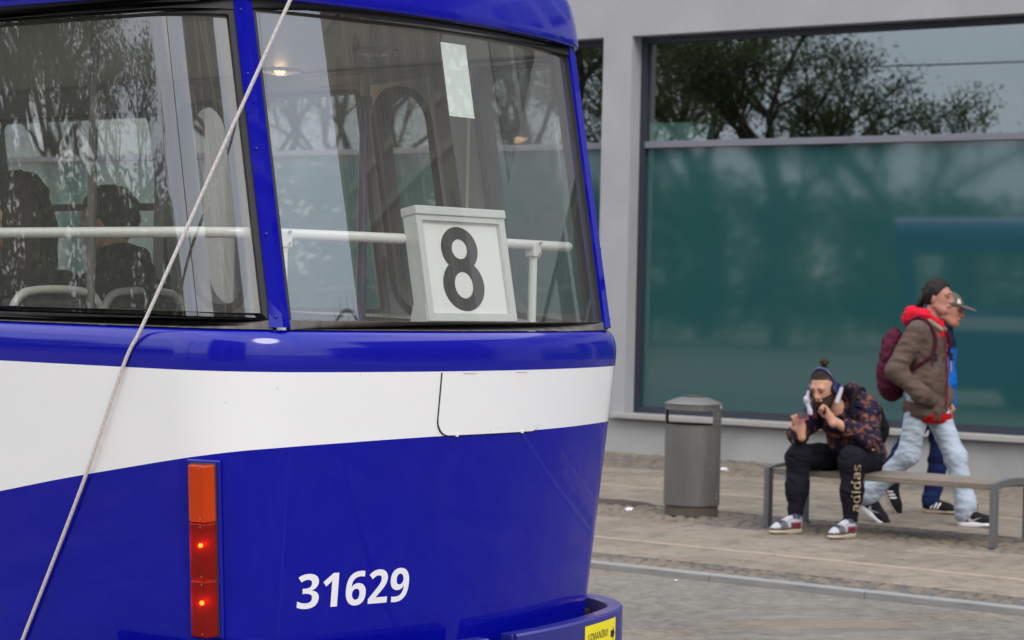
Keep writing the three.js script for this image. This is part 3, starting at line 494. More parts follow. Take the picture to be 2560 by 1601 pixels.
// tail lamps
function tailLamp(sg) {
  const s = sg < 0 ? -1.045 : 1.082, y1 = 1.133, [, , p] = plan(s), tilt = Math.atan(0.1);
  const g = new THREE.Group(); g.name = 'tail_lamp'; g.userData.label = 'tall tail lamp of one orange and two lit red lenses'; const q = skin(s, y1, 0.002); g.position.set(...q); g.rotation.order = 'YXZ'; g.rotation.set(tilt, p, 0); tram.add(g);
  const W = 0.077, H = 0.17;
  part('backing_plate', rbox(0.106, H * 3 + 0.02, 0.012, 0, -H * 1.5, 0.001, 0.012, 3), blueM, g);
  part('housing', rbox(W + 0.006, H * 3 + 0.004, 0.010, 0, -H * 1.5, 0.008, 0.006, 2), rubber, g);
  const lensShape = new THREE.Shape([[-W / 2, 0], [-W / 2 + 0.002, 0.020], [0.014, 0.034], [W / 2, 0.006], [W / 2, 0]].map(a => new THREE.Vector2(...a)));
  const ribs = texture(64, 128, (u, v) => { const a = 0.5 + 0.5 * Math.sin(u * 120), b = 0.5 + 0.5 * Math.sin(v * 300); return [a * b, a * b, a * b]; }, false);
  const cols = [[0.62, 0.052, 0.002], [0.30, 0.006, 0.003], [0.30, 0.006, 0.003]];
  cols.forEach((c, k) => {
    const e = new THREE.ExtrudeGeometry(lensShape, { depth: H - 0.012, bevelEnabled: true, bevelThickness: 0.004, bevelSize: 0.003, bevelOffset: -0.003, bevelSegments: 2 }); e.rotateX(Math.PI / 2); e.translate(0, -H * k - 0.006, 0.012);
    const lens = part(k ? 'red_lens' : 'orange_lens', e, P(...c, 0.12, { transmission: k ? 0.5 : 0.25, thickness: 0, ior: 1.45, specularIntensity: 0.4, clearcoat: 0.5, clearcoatRoughness: 0.05, bumpMap: ribs, bumpScale: 0.0006 }), g);
    if (k) { lens.material.emissive.setRGB(0.045, 0.0, 0.0); }
    for (const dy of [-0.011, -H + 0.013]) part('screw', new THREE.CylinderGeometry(0.0035, 0.0035, 0.006, 8).rotateX(Math.PI / 2).translate(0.004, -H * k + dy, 0.040), mat(0.35, 0.3, 0.28, 0.4, { metalness: 0.7 }), lens);
    if (k) {
      const em = mat(1, 0.4, 0.1, 0.5); em.emissive = new THREE.Color(1, 0.5, 0.1); em.emissiveIntensity = 420;
      part('lamp_bulb', new THREE.SphereGeometry(0.0068, 12, 8).translate(-0.004, -H * k - 0.068, 0.029), em, lens);
      const pl = new THREE.PointLight(new THREE.Color(1, 0.12, 0.03), 0.004); pl.position.set(-0.006, -H * k - 0.068, 0.040); pl.castShadow = true; g.add(pl);
    }
  });
}
tailLamp(-1); tailLamp(1);
// bumper halves standing off the body
{
  const bump = (s0, s1) => { const ss = stations(s0, s1), pos = [], idx = []; const prof = [[0.44, 0.128], [0.568, 0.128], [0.575, 0.121], [0.575, 0.080], [0.568, 0.074], [0.44, 0.074]]; ss.forEach(s => { const [u, n, p] = plan(s); for (const [y, e] of prof) { const o = offY(0.57) + e; pos.push(u + o * Math.sin(p), y, n + o * Math.cos(p)); } }); const k = prof.length; for (let i = 0; i < ss.length - 1; i++) for (let j = 0; j < k; j++) { const a = i * k + j, b = i * k + (j + 1) % k; idx.push(a, a + k, b, b, a + k, b + k); } for (const o of [0, (ss.length - 1) * k]) for (let j = 1; j < k - 1; j++) idx.push(o, o + j, o + j + 1); let g = new THREE.BufferGeometry(); g.setAttribute('position', new THREE.Float32BufferAttribute(pos, 3)); g.setIndex(idx); g = g.toNonIndexed(); g.computeVertexNormals(); return g; };
  const scuffed = texture(512, 64, (u, v, i, j) => { const d = step(0.2, 0.6, fbm(u * 60, v * 14, 3, 4) + 0.3 * (hash3(i, j, 4) - 0.5)) * 0.35; return [lerp(0.012, 0.3, d), lerp(0.012, 0.3, d), lerp(0.21, 0.38, d)]; });
  const bm = mat(...BLUE, 0.45, { phys: true, clearcoat: 0.4, clearcoatRoughness: 0.3 }); bm.color.setRGB(0.012, 0.013, 0.20);
  for (const [a, b] of [[0.07, 1.5], [-1.5, -0.06]]) {
    const g = new THREE.Group(); g.name = 'bumper'; tram.add(g); part('bar', bump(a, b), bm, g);
    const e = a > 0 ? a : b, q = skin(e, 0.57, 0.1); part('end_block', rbox(0.11, 0.10, 0.05, q[0] + (a > 0 ? 0.05 : -0.05), 0.523, q[2] - 0.012, 0.005), bm, g);
    for (const s of [a > 0 ? 0.5 : -0.5, a > 0 ? 1.1 : -1.1]) { const q = skin(s, 0.5, 0.04), [, , p] = plan(s); const c = box(0.05, 0.06, 0.14); c.rotateY(p); c.translate(...q); part('bracket', c, rubber, g); }
  }
  const cv = document.createElement('canvas'); cv.width = 512; cv.height = 256; const c = cv.getContext('2d');
  c.fillStyle = '#ead91c'; c.fillRect(0, 0, 512, 256); c.fillStyle = '#16161c'; c.font = 'bold 74px sans-serif'; c.textBaseline = 'middle'; c.textAlign = 'left'; const tw = c.measureText('UZMANĪBU!').width; c.save(); c.translate(44, 112); c.scale(330 / tw, 1.2); c.fillText('UZMANĪBU!', 0, 0); c.restore();
  c.beginPath(); c.moveTo(420, 108); c.lineTo(462, 108); c.lineTo(462, 70); c.lineTo(500, 140); c.lineTo(462, 210); c.lineTo(462, 172); c.lineTo(420, 172); c.closePath(); c.fill();
  const tx = new THREE.CanvasTexture(cv); tx.colorSpace = THREE.SRGBColorSpace;
  const N = 14, pos = [], uv = [], idx = []; for (let i = 0; i <= N; i++) for (let j = 0; j <= 1; j++) { const [u, n, p] = plan(lerp(0.472, 0.735, i / N)), o = offY(0.57) + 0.1295; pos.push(u + o * Math.sin(p), lerp(0.458, 0.553, j), n + o * Math.cos(p)); uv.push(i / N, j); }
  for (let i = 0; i < N; i++) { const a = i * 2; idx.push(a, a + 2, a + 1, a + 2, a + 3, a + 1); }
  const g = new THREE.BufferGeometry(); g.setAttribute('position', new THREE.Float32BufferAttribute(pos, 3)); g.setAttribute('uv', new THREE.Float32BufferAttribute(uv, 2)); g.setIndex(idx); g.computeVertexNormals();
  part('warning_sticker', g, mat(1, 1, 1, 0.5, { map: tx }), tram, 'yellow warning sticker reading UZMANĪBU! with an arrow');
  // coupler in the gap, underframe and wheels
  part('coupler', merge([new THREE.CylinderGeometry(0.03, 0.03, 0.42, 14).rotateX(Math.PI / 2).translate(0, 0.44, 0.0), rbox(0.12, 0.1, 0.09, 0, 0.44, 0.21, 0.01)]), mat(0.05, 0.048, 0.046, 0.6, { metalness: 0.4 }), tram);
  part('underframe', boxTo(-0.9, 0.9, 0.3, 0.42, -11.2, -0.5), mat(0.03, 0.03, 0.03, 0.8), tram);
  for (const n of [-2.0, -3.9, -8.0, -9.9]) for (const u of [-0.76, 0.76]) { const w = part('wheel', new THREE.CylinderGeometry(0.33, 0.33, 0.1, 36).rotateZ(Math.PI / 2).translate(u, 0.336, n), mat(0.06, 0.055, 0.05, 0.5, { metalness: 0.6 }), tram); part('rim', new THREE.TorusGeometry(0.3, 0.02, 8, 36).rotateY(Math.PI / 2).translate(u + Math.sign(u) * 0.05, 0.336, n), mat(0.12, 0.11, 0.1, 0.4, { metalness: 0.8 }), w); }
}
part('rope_guide', tubeAlong([V(-0.55, 2.78, -0.55), V(-0.66, 2.80, -0.25), V(-0.766, 2.76, 0.006)], 0.012, 8, 20), rubber, tram);
// rails under it
for (const u of [-0.72, 0.72]) { const g = boxTo(u - 0.03, u + 0.03, 0, 0.005, -60, 60); const o = structure('tram_rail', g, mat(0.3, 0.28, 0.26, 0.3, { metalness: 0.8 })); o.position.set(TRAM[0], 0.001, -TRAM[1]); o.rotation.y = TURN; }

// ------------------------------------------------------------------ the route plate standing behind the rear window
{
  const p = fromTram(0.006, 1.553, -0.108), g = thing('route_sign', 'white box sign with a big black 8 standing behind the rear window', 'sign', p, TURN);
  g.rotation.order = 'YXZ'; g.rotation.x = -0.20;
  const shell = P(0.60, 0.62, 0.625, 0.4, { clearcoat: 0.2 }), W = 0.424, H = 0.335, D = 0.055;
  const face = extrude(rectPts(-W / 2, W / 2, 0, H), [rev(rectPts(-W / 2 + 0.027, W / 2 - 0.027, 0.024, H - 0.016))], 0.012, -0.012);
  part('front_frame', face, shell, g);
  part('face_panel', boxTo(-W / 2 + 0.02, W / 2 - 0.02, 0.02, H - 0.012, -0.022, -0.014), mat(0.80, 0.80, 0.81, 0.5), g);
  part('case', merge([boxTo(-W / 2, -W / 2 + 0.006, 0, H, -D, -0.0125), boxTo(W / 2 - 0.006, W / 2, 0, H, -D, -0.0125), boxTo(-W / 2 + 0.0065, W / 2 - 0.0065, 0, H, -D, -D + 0.005), boxTo(-W / 2 + 0.0065, W / 2 - 0.0065, 0, 0.006, -D + 0.0055, -0.0125)]), shell, g);
  part('lid', rbox(W + 0.008, 0.028, D + 0.012, 0, H + 0.0145, -D / 2 + 0.001, 0.004, 2), shell, g);
  for (const sx of [-1, 1]) { const q = extrude([[-0.005, 0], [-0.005, 0.055], [-D, 0.06], [-D - 0.03, -0.012]].map(a => a), [], 0.005, -0.0025); q.rotateY(-Math.PI / 2); const o = part('foot', q, shell, g); o.position.set(sx * (W / 2 + 0.001), 0, 0); o.rotation.y = 0; }
  // the figure: two lobes
  const up = [0, 0.735, 0.32, 0.265], lo = [0, 0.305, 0.36, 0.305], inside = (x, y, e) => ((x - e[0]) / e[2]) ** 2 + ((y - e[1]) / e[3]) ** 2 < 1;
  const arc = (e, other) => { const o = []; for (let i = 0; i < 240; i++) { const t = i / 240 * 2 * Math.PI, x = e[0] + e[2] * Math.cos(t), y = e[1] + e[3] * Math.sin(t); if (!inside(x, y, other)) o.push([t, x, y]); } return o; };
  const A = arc(up, lo).map(([t, x, y]) => [(t + Math.PI / 2) % (2 * Math.PI), x, y]).sort((a, b) => a[0] - b[0]), B = arc(lo, up).map(([t, x, y]) => [(t + 3 * Math.PI / 2) % (2 * Math.PI), x, y]).sort((a, b) => a[0] - b[0]);
  const S = 0.27, sc = q => q.map(([x, y]) => [x * S - 0.012, y * S + 0.034]);
  const outl = sc([...A, ...B].map(([, x, y]) => [x, y])), hole = e => sc(Array.from({ length: 60 }, (_, i) => { const t = -i / 60 * 2 * Math.PI; return [e[0] + e[2] * Math.cos(t), e[1] + e[3] * Math.sin(t)]; }));
  part('figure_eight', extrude(outl, [hole([0, 0.735, 0.135, 0.118]), hole([0, 0.307, 0.16, 0.158])], 0.0008, -0.0135), mat(0.012, 0.012, 0.014, 0.55), g, 'black numeral 8');
}
// ------------------------------------------------------------------ rope from the roof past the left rear corner
{
  const P3 = [[-0.766, 2.755, 0.004], [-0.817, 2.471, -0.121], [-0.905, 1.99, -0.331], [-0.992, 1.507, -0.542], [-1.0, 1.44, -0.582], [-0.986, 1.055, -0.787], [-0.955, 0.531, -1.107], [-0.952, 0.44, -1.16]].map(q => V(...fromTram(...q)));
  const c = new THREE.CatmullRomCurve3(P3, false, 'centripetal'), g = new THREE.TubeGeometry(c, 420, 0.0056, 10, false);
  const len = c.getLength(), weave = texture(64, 64, (u, v, i, j) => { const t = (u * 1 + v * 0.0) % 1, a = Math.abs(Math.sin((u + v) * Math.PI * 2)) * Math.abs(Math.sin((u - v) * Math.PI * 2)), fleck = Math.hypot((u - 0.5) * 1.2, (v - 0.5) * 0.8) < 0.13 || Math.hypot((u - 0.28) * 1.2, (v - 0.28) * 0.9) < 0.09; const b = 0.52 + 0.14 * a; return fleck ? [0.02, 0.02, 0.03] : [b * 1.02, b * 0.96, b * 0.92]; });
  const { uv } = g.attributes; for (let i = 0; i < uv.count; i++) uv.setXY(i, uv.getX(i) * len / 0.044, uv.getY(i));
  const braid = texture(64, 64, (u, v) => { const a = Math.abs(Math.sin((u + v) * Math.PI * 4)) * Math.abs(Math.sin((u - v) * Math.PI * 4)); return [a, a, a]; }, false);
  const o = part(numbered('rope'), g, mat(1, 1, 1, 0.85, { map: weave, bumpMap: braid, bumpScale: 0.001 }), scene);
  tag(o, 'taut white flecked rope running down past the left rear corner of the tram', 'rope');
}

// ------------------------------------------------------------------ people: smooth fields meshed by surface nets
const D3 = (a, b) => [a[0] - b[0], a[1] - b[1], a[2] - b[2]];
// a bone from a to b with radii ra, rb; flat squeezes it along one direction
function cap(a, b, ra, rb = ra, k) { return { a, b, ra, rb, k, lo: a.map((v, i) => Math.min(v, b[i]) - Math.max(ra, rb)), hi: a.map((v, i) => Math.max(v, b[i]) + Math.max(ra, rb)), f(x, y, z) { const ex = b[0] - a[0], ey = b[1] - a[1], ez = b[2] - a[2], px = x - a[0], py = y - a[1], pz = z - a[2], l = ex * ex + ey * ey + ez * ez || 1e-9, t = clamp((px * ex + py * ey + pz * ez) / l); const dx = px - ex * t, dy = py - ey * t, dz = pz - ez * t; return Math.sqrt(dx * dx + dy * dy + dz * dz) - lerp(ra, rb, t); } }; }
function ell(c, r, k, rot) { const m = Math.max(...r), q = rot ? new THREE.Quaternion().setFromEuler(new THREE.Euler(...rot)).invert() : null, v = V(); return { k, lo: c.map(a => a - m), hi: c.map(a => a + m), f(x, y, z) { v.set(x - c[0], y - c[1], z - c[2]); if (q) v.applyQuaternion(q); const a = v.x / r[0], b = v.y / r[1], d = v.z / r[2], k0 = Math.sqrt(a * a + b * b + d * d), a2 = v.x / (r[0] * r[0]), b2 = v.y / (r[1] * r[1]), d2 = v.z / (r[2] * r[2]), k1 = Math.sqrt(a2 * a2 + b2 * b2 + d2 * d2); return k1 > 1e-6 ? k0 * (k0 - 1) / k1 : -Math.min(...r); } }; }
const smin = (a, b, k) => { const h = Math.max(k - Math.abs(a - b), 0) / k; return Math.min(a, b) - h * h * k * 0.25; };
function field(list, k = 0.03) { return (x, y, z) => { let d = 1e3; for (const p of list) d = smin(d, p.f(x, y, z), p.k ?? k); return d; }; }
function nets(f, lo, hi, cell) {
  const n = [0, 1, 2].map(i => Math.ceil((hi[i] - lo[i]) / cell) + 2), [nx, ny, nz] = n, val = new Float32Array(nx * ny * nz);
  const id = (i, j, k) => (k * ny + j) * nx + i, X = i => lo[0] + (i - 0.5) * cell, Y = j => lo[1] + (j - 0.5) * cell, Z = k => lo[2] + (k - 0.5) * cell;
  for (let k = 0; k < nz; k++) for (let j = 0; j < ny; j++) for (let i = 0; i < nx; i++) val[id(i, j, k)] = f(X(i), Y(j), Z(k));
  const vid = new Int32Array(nx * ny * nz).fill(-1), pos = [], idx = [];
  const E = [[0, 1], [2, 3], [4, 5], [6, 7], [0, 2], [1, 3], [4, 6], [5, 7], [0, 4], [1, 5], [2, 6], [3, 7]], c = new Float64Array(8);
  for (let k = 0; k < nz - 1; k++) for (let j = 0; j < ny - 1; j++) for (let i = 0; i < nx - 1; i++) {
    let m = 0; for (let q = 0; q < 8; q++) { c[q] = val[id(i + (q & 1), j + (q >> 1 & 1), k + (q >> 2))]; if (c[q] < 0) m++; }
    if (m === 0 || m === 8) continue;
    let x = 0, y = 0, z = 0, w = 0; for (const [a, b] of E) if ((c[a] < 0) !== (c[b] < 0)) { const t = c[a] / (c[a] - c[b]); x += lerp(a & 1, b & 1, t); y += lerp(a >> 1 & 1, b >> 1 & 1, t); z += lerp(a >> 2, b >> 2, t); w++; }
    vid[id(i, j, k)] = pos.length / 3; pos.push(X(i + x / w), Y(j + y / w), Z(k + z / w));
  }
  const quad = (a, b, c2, d, flip) => { if (a < 0 || b < 0 || c2 < 0 || d < 0) return; flip ? idx.push(a, c2, b, a, d, c2) : idx.push(a, b, c2, a, c2, d); };
  for (let k = 1; k < nz - 1; k++) for (let j = 1; j < ny - 1; j++) for (let i = 1; i < nx - 1; i++) {
    const s = val[id(i, j, k)] < 0;
    if (s !== (val[id(i + 1, j, k)] < 0)) quad(vid[id(i, j - 1, k - 1)], vid[id(i, j, k - 1)], vid[id(i, j, k)], vid[id(i, j - 1, k)], !s);
    if (s !== (val[id(i, j + 1, k)] < 0)) quad(vid[id(i - 1, j, k - 1)], vid[id(i - 1, j, k)], vid[id(i, j, k)], vid[id(i, j, k - 1)], !s);
    if (s !== (val[id(i, j, k + 1)] < 0)) quad(vid[id(i - 1, j - 1, k)], vid[id(i, j - 1, k)], vid[id(i, j, k)], vid[id(i - 1, j, k)], !s);
  }
  const g = new THREE.BufferGeometry(); g.setAttribute('position', new THREE.Float32BufferAttribute(pos, 3)); g.setIndex(idx);
  const nor = new Float32Array(pos.length), h = cell * 0.6; for (let i = 0; i < pos.length; i += 3) { const [x, y, z] = [pos[i], pos[i + 1], pos[i + 2]]; const v = V(f(x + h, y, z) - f(x - h, y, z), f(x, y + h, z) - f(x, y - h, z), f(x, y, z + h) - f(x, y, z - h)).normalize(); nor.set([v.x, v.y, v.z], i); }
  g.setAttribute('normal', new THREE.BufferAttribute(nor, 3)); return g;
}
function solid(list, cell = 0.012, k = 0.03, bend) { const lo = [1e3, 1e3, 1e3], hi = [-1e3, -1e3, -1e3]; for (const p of list) for (let i = 0; i < 3; i++) { lo[i] = Math.min(lo[i], p.lo[i] - 0.03); hi[i] = Math.max(hi[i], p.hi[i] + 0.03); } const f0 = field(list, k), f = bend ? (x, y, z) => bend(x, y, z, f0(x, y, z)) : f0; const g = nets(f, lo, hi, cell); g.userData = { f }; return g; }
function tint(g, fn) { const p = g.attributes.position, c = new Float32Array(p.count * 3); for (let i = 0; i < p.count; i++) c.set(fn(p.getX(i), p.getY(i), p.getZ(i)), i * 3); g.setAttribute('color', new THREE.BufferAttribute(c, 3)); return g; }
const merged = list => mergeGeometries(list.map(g => { const q = g.clone(); for (const k of Object.keys(q.attributes)) if (!['position', 'normal', 'color'].includes(k)) q.deleteAttribute(k); return q.index ? q.toNonIndexed() : q; }));
const placeAt = (g, m) => g.clone().applyMatrix4(m);
const M4 = (p, r, s = 1) => new THREE.Matrix4().compose(V(...p), new THREE.Quaternion().setFromEuler(new THREE.Euler(r[0], r[1], r[2], 'YXZ')), V(s, s, s));

// a head, looking along +z, its middle at the origin
const headParts = [ell([0, 0.028, -0.012], [0.074, 0.092, 0.096]), ell([0, -0.02, 0.022], [0.063, 0.082, 0.07]), cap([-0.028, -0.088, 0.046], [0.028, -0.088, 0.046], 0.026), cap([-0.05, -0.06, 0.0], [-0.025, -0.095, 0.04], 0.024), cap([0.05, -0.06, 0.0], [0.025, -0.095, 0.04], 0.024),
  cap([-0.036, 0.024, 0.078], [0.036, 0.024, 0.078], 0.014, 0.014, 0.02), cap([0, 0.016, 0.090], [0, -0.030, 0.112], 0.007, 0.011, 0.012), cap([-0.012, -0.036, 0.096], [0.012, -0.036, 0.096], 0.009, 0.009, 0.012), cap([-0.018, -0.062, 0.086], [0.018, -0.062, 0.086], 0.009, 0.009, 0.014), cap([0, -0.1, 0.066], [0, -0.1, 0.06], 0.018, 0.018, 0.02),
  ell([0.077, -0.008, -0.006], [0.011, 0.034, 0.021], 0.008, [0, 0.35, 0]), ell([-0.077, -0.008, -0.006], [0.011, 0.034, 0.021], 0.008, [0, -0.35, 0])];
const headGeo = solid(headParts, 0.0042, 0.03, (x, y, z, d) => { let e = d; for (const s of [-1, 1]) { const q = Math.hypot((x - s * 0.031) / 1.3, y - 0.002, z - 0.100) - 0.013; e = -smin(-e, q, 0.012); } return e; });
const headField = headGeo.userData.f;
const hairShell = (grow, keep, cell = 0.0055, rough = 0.004) => { const f = (x, y, z) => Math.max(field([ell([0, 0.03, -0.014], [0.074 + grow, 0.092 + grow, 0.096 + grow])])(x, y, z) + rough * noise3(x * 70, y * 30, z * 70), keep(x, y, z)); return nets(f, [-0.11, -0.14, -0.14], [0.11, 0.16, 0.12], cell); };
// a hand in its own frame: wrist at the origin, fingers along -y, palm facing +z; curl bends every finger; side = 1 puts the thumb at +x
function handGeo(curl, side = 1, spread = 0.06) {
  const L = [ell([0, -0.045, 0], [0.040, 0.05, 0.017]), cap([0, 0.03, 0], [0, -0.02, 0], 0.027, 0.03)];
  [[-0.030, 0.062], [-0.010, 0.075], [0.011, 0.078], [0.031, 0.07]].forEach(([x, len], i) => { let p = [x * side, -0.082, 0], ang = curl * 0.5; const seg = [0.42, 0.32, 0.26]; seg.forEach((q, j) => { const e = [p[0] + x * side * spread, p[1] - Math.cos(ang) * len * q, p[2] + Math.sin(ang) * len * q]; L.push(cap(p, e, 0.0098 - j * 0.0008, 0.009 - j * 0.0008, 0.006)); p = e; ang += curl; }); });
  { let p = [0.034 * side, -0.03, 0.008]; const e = [0.055 * side, -0.058, 0.022 + curl * 0.008], f = [0.048 * side - curl * 0.012 * side, -0.088, 0.034 + curl * 0.012]; L.push(cap(p, e, 0.013, 0.0115, 0.01), cap(e, f, 0.011, 0.009, 0.006)); }
  return solid(L, 0.0045, 0.016);
}
const skinM = (r, g, b) => P(r, g, b, 0.55, { specularIntensity: 0.5 });
const clothBump = texture(256, 256, (u, v, i, j) => { const b = 0.5 + 0.35 * tileNoise(u, v, 60, 4, 2) + 0.3 * (hash3(i, j, 6) - 0.5); return [b, b, b]; }, false);
const cloth = (r, g, b, rough = 0.85) => P(r, g, b, rough, { specularIntensity: 0.25 });
const clothV = (rough = 0.85) => P(1, 1, 1, rough, { vertexColors: true, specularIntensity: 0.25 });
const hairOf = (r, g, b) => P(r, g, b, 0.6, { specularIntensity: 0.35 });
// folds that run across a limb or a coat
const folds = (amp, fr, seed, kx = 1, ky = 2.2, kz = 1) => (x, y, z, d) => Math.abs(d) > 0.06 ? d : d + amp * noise3(x * fr * kx + seed, y * fr * ky + 0.8 * x * fr, z * fr * kz - seed) + amp * 0.5 * noise3(x * fr * 2.3, y * fr * 2.3 * ky, z * fr * 2.3 + seed);
// a shoe pointing along +z, heel at z = -0.09, sole on y = 0
function shoe(parent, M, upper, sole, extra, thick = 0) {
  const U = solid([ell([0, 0.055, -0.035], [0.040, 0.052, 0.058]), ell([0, 0.040, 0.085], [0.044, 0.036, 0.095]), cap([0, 0.075, 0.01], [0, 0.055, 0.1], 0.036, 0.03), cap([0, 0.10, -0.045], [0, 0.07, -0.04], 0.043, 0.042)], 0.006, 0.03, (x, y, z, d) => Math.max(d, 0.018 - y));
  const S = solid([cap([0, 0.018, -0.055], [0.004, 0.015, 0.04], 0.040, 0.041), ell([0.002, 0.018, 0.105], [0.047, 0.02, 0.085])], 0.006, 0.03, (x, y, z, d) => Math.max(d - thick * 0.3, y - 0.031 - thick - 0.012 * step(0.02, -0.08, z), 0.001 - y));
  const s = new THREE.Group(); s.name = 'shoe'; parent.add(s);
  part('upper', placeAt(U, M), upper, s); part('sole', placeAt(S, M), sole, s);
  if (extra) extra(s, M, U);
  return s;
}
const laces = (m, n = 6) => (s, M) => { const gs = []; for (let i = 0; i < n; i++) { const t = i / (n - 1), z = lerp(0.0, 0.085, t), y = lerp(0.112, 0.082, t), w = lerp(0.030, 0.025, t); gs.push(tubeAlong([V(-w, y - 0.010, z), V(-w * 0.4, y + 0.003, z + 0.006), V(w * 0.4, y + 0.003, z + 0.003), V(w, y - 0.010, z + 0.012)], 0.0042, 6, 10)); } part('laces', placeAt(merge(gs), M), m, s); };
// lays flat lettering on a field: each point slides along dir until it meets the surface
function drape(g, f, dir, lift = 0.003) { const p = g.attributes.position; for (let i = 0; i < p.count; i++) { let x = p.getX(i) - dir[0] * 0.3, y = p.getY(i) - dir[1] * 0.3, z = p.getZ(i) - dir[2] * 0.3; for (let k = 0; k < 80; k++) { const d = f(x, y, z) - lift; if (d < 0.0004) break; const q = Math.min(d * 0.8, 0.05); x += dir[0] * q; y += dir[1] * q; z += dir[2] * q; } p.setXYZ(i, x, y, z); } g.computeVertexNormals(); return g; }
const eyes = (parent, M, lidded) => { for (const s of [-1, 1]) { part('eye', placeAt(new THREE.SphereGeometry(0.0105, 12, 8).scale(1.2, lidded ? 0.35 : 0.55, 0.7).translate(s * 0.031, 0.0, 0.086), M), mat(0.03, 0.022, 0.018, 0.3), parent); } };
const brows = (parent, M, m) => { for (const s of [-1, 1]) part('eyebrow', placeAt(tubeAlong([V(s * 0.014, 0.022, 0.093), V(s * 0.032, 0.028, 0.090), V(s * 0.050, 0.020, 0.076)], 0.0045, 6, 10), M), m, parent); };
// a loose thing in a person's frame, moved so that its origin is its own base
function loose(name, label, category, person, meshes) {
  person.updateMatrixWorld(true); const bb = new THREE.Box3(); meshes.forEach(([, g]) => { g.computeBoundingBox(); bb.union(g.boundingBox); });
  const c = V((bb.min.x + bb.max.x) / 2, bb.min.y, (bb.min.z + bb.max.z) / 2), o = thing(name, label, category, c.clone().applyMatrix4(person.matrixWorld).toArray(), person.rotation.y);
  meshes.forEach(([n, g, m]) => part(n, g.clone().translate(-c.x, -c.y, -c.z), m, o)); return o;
}

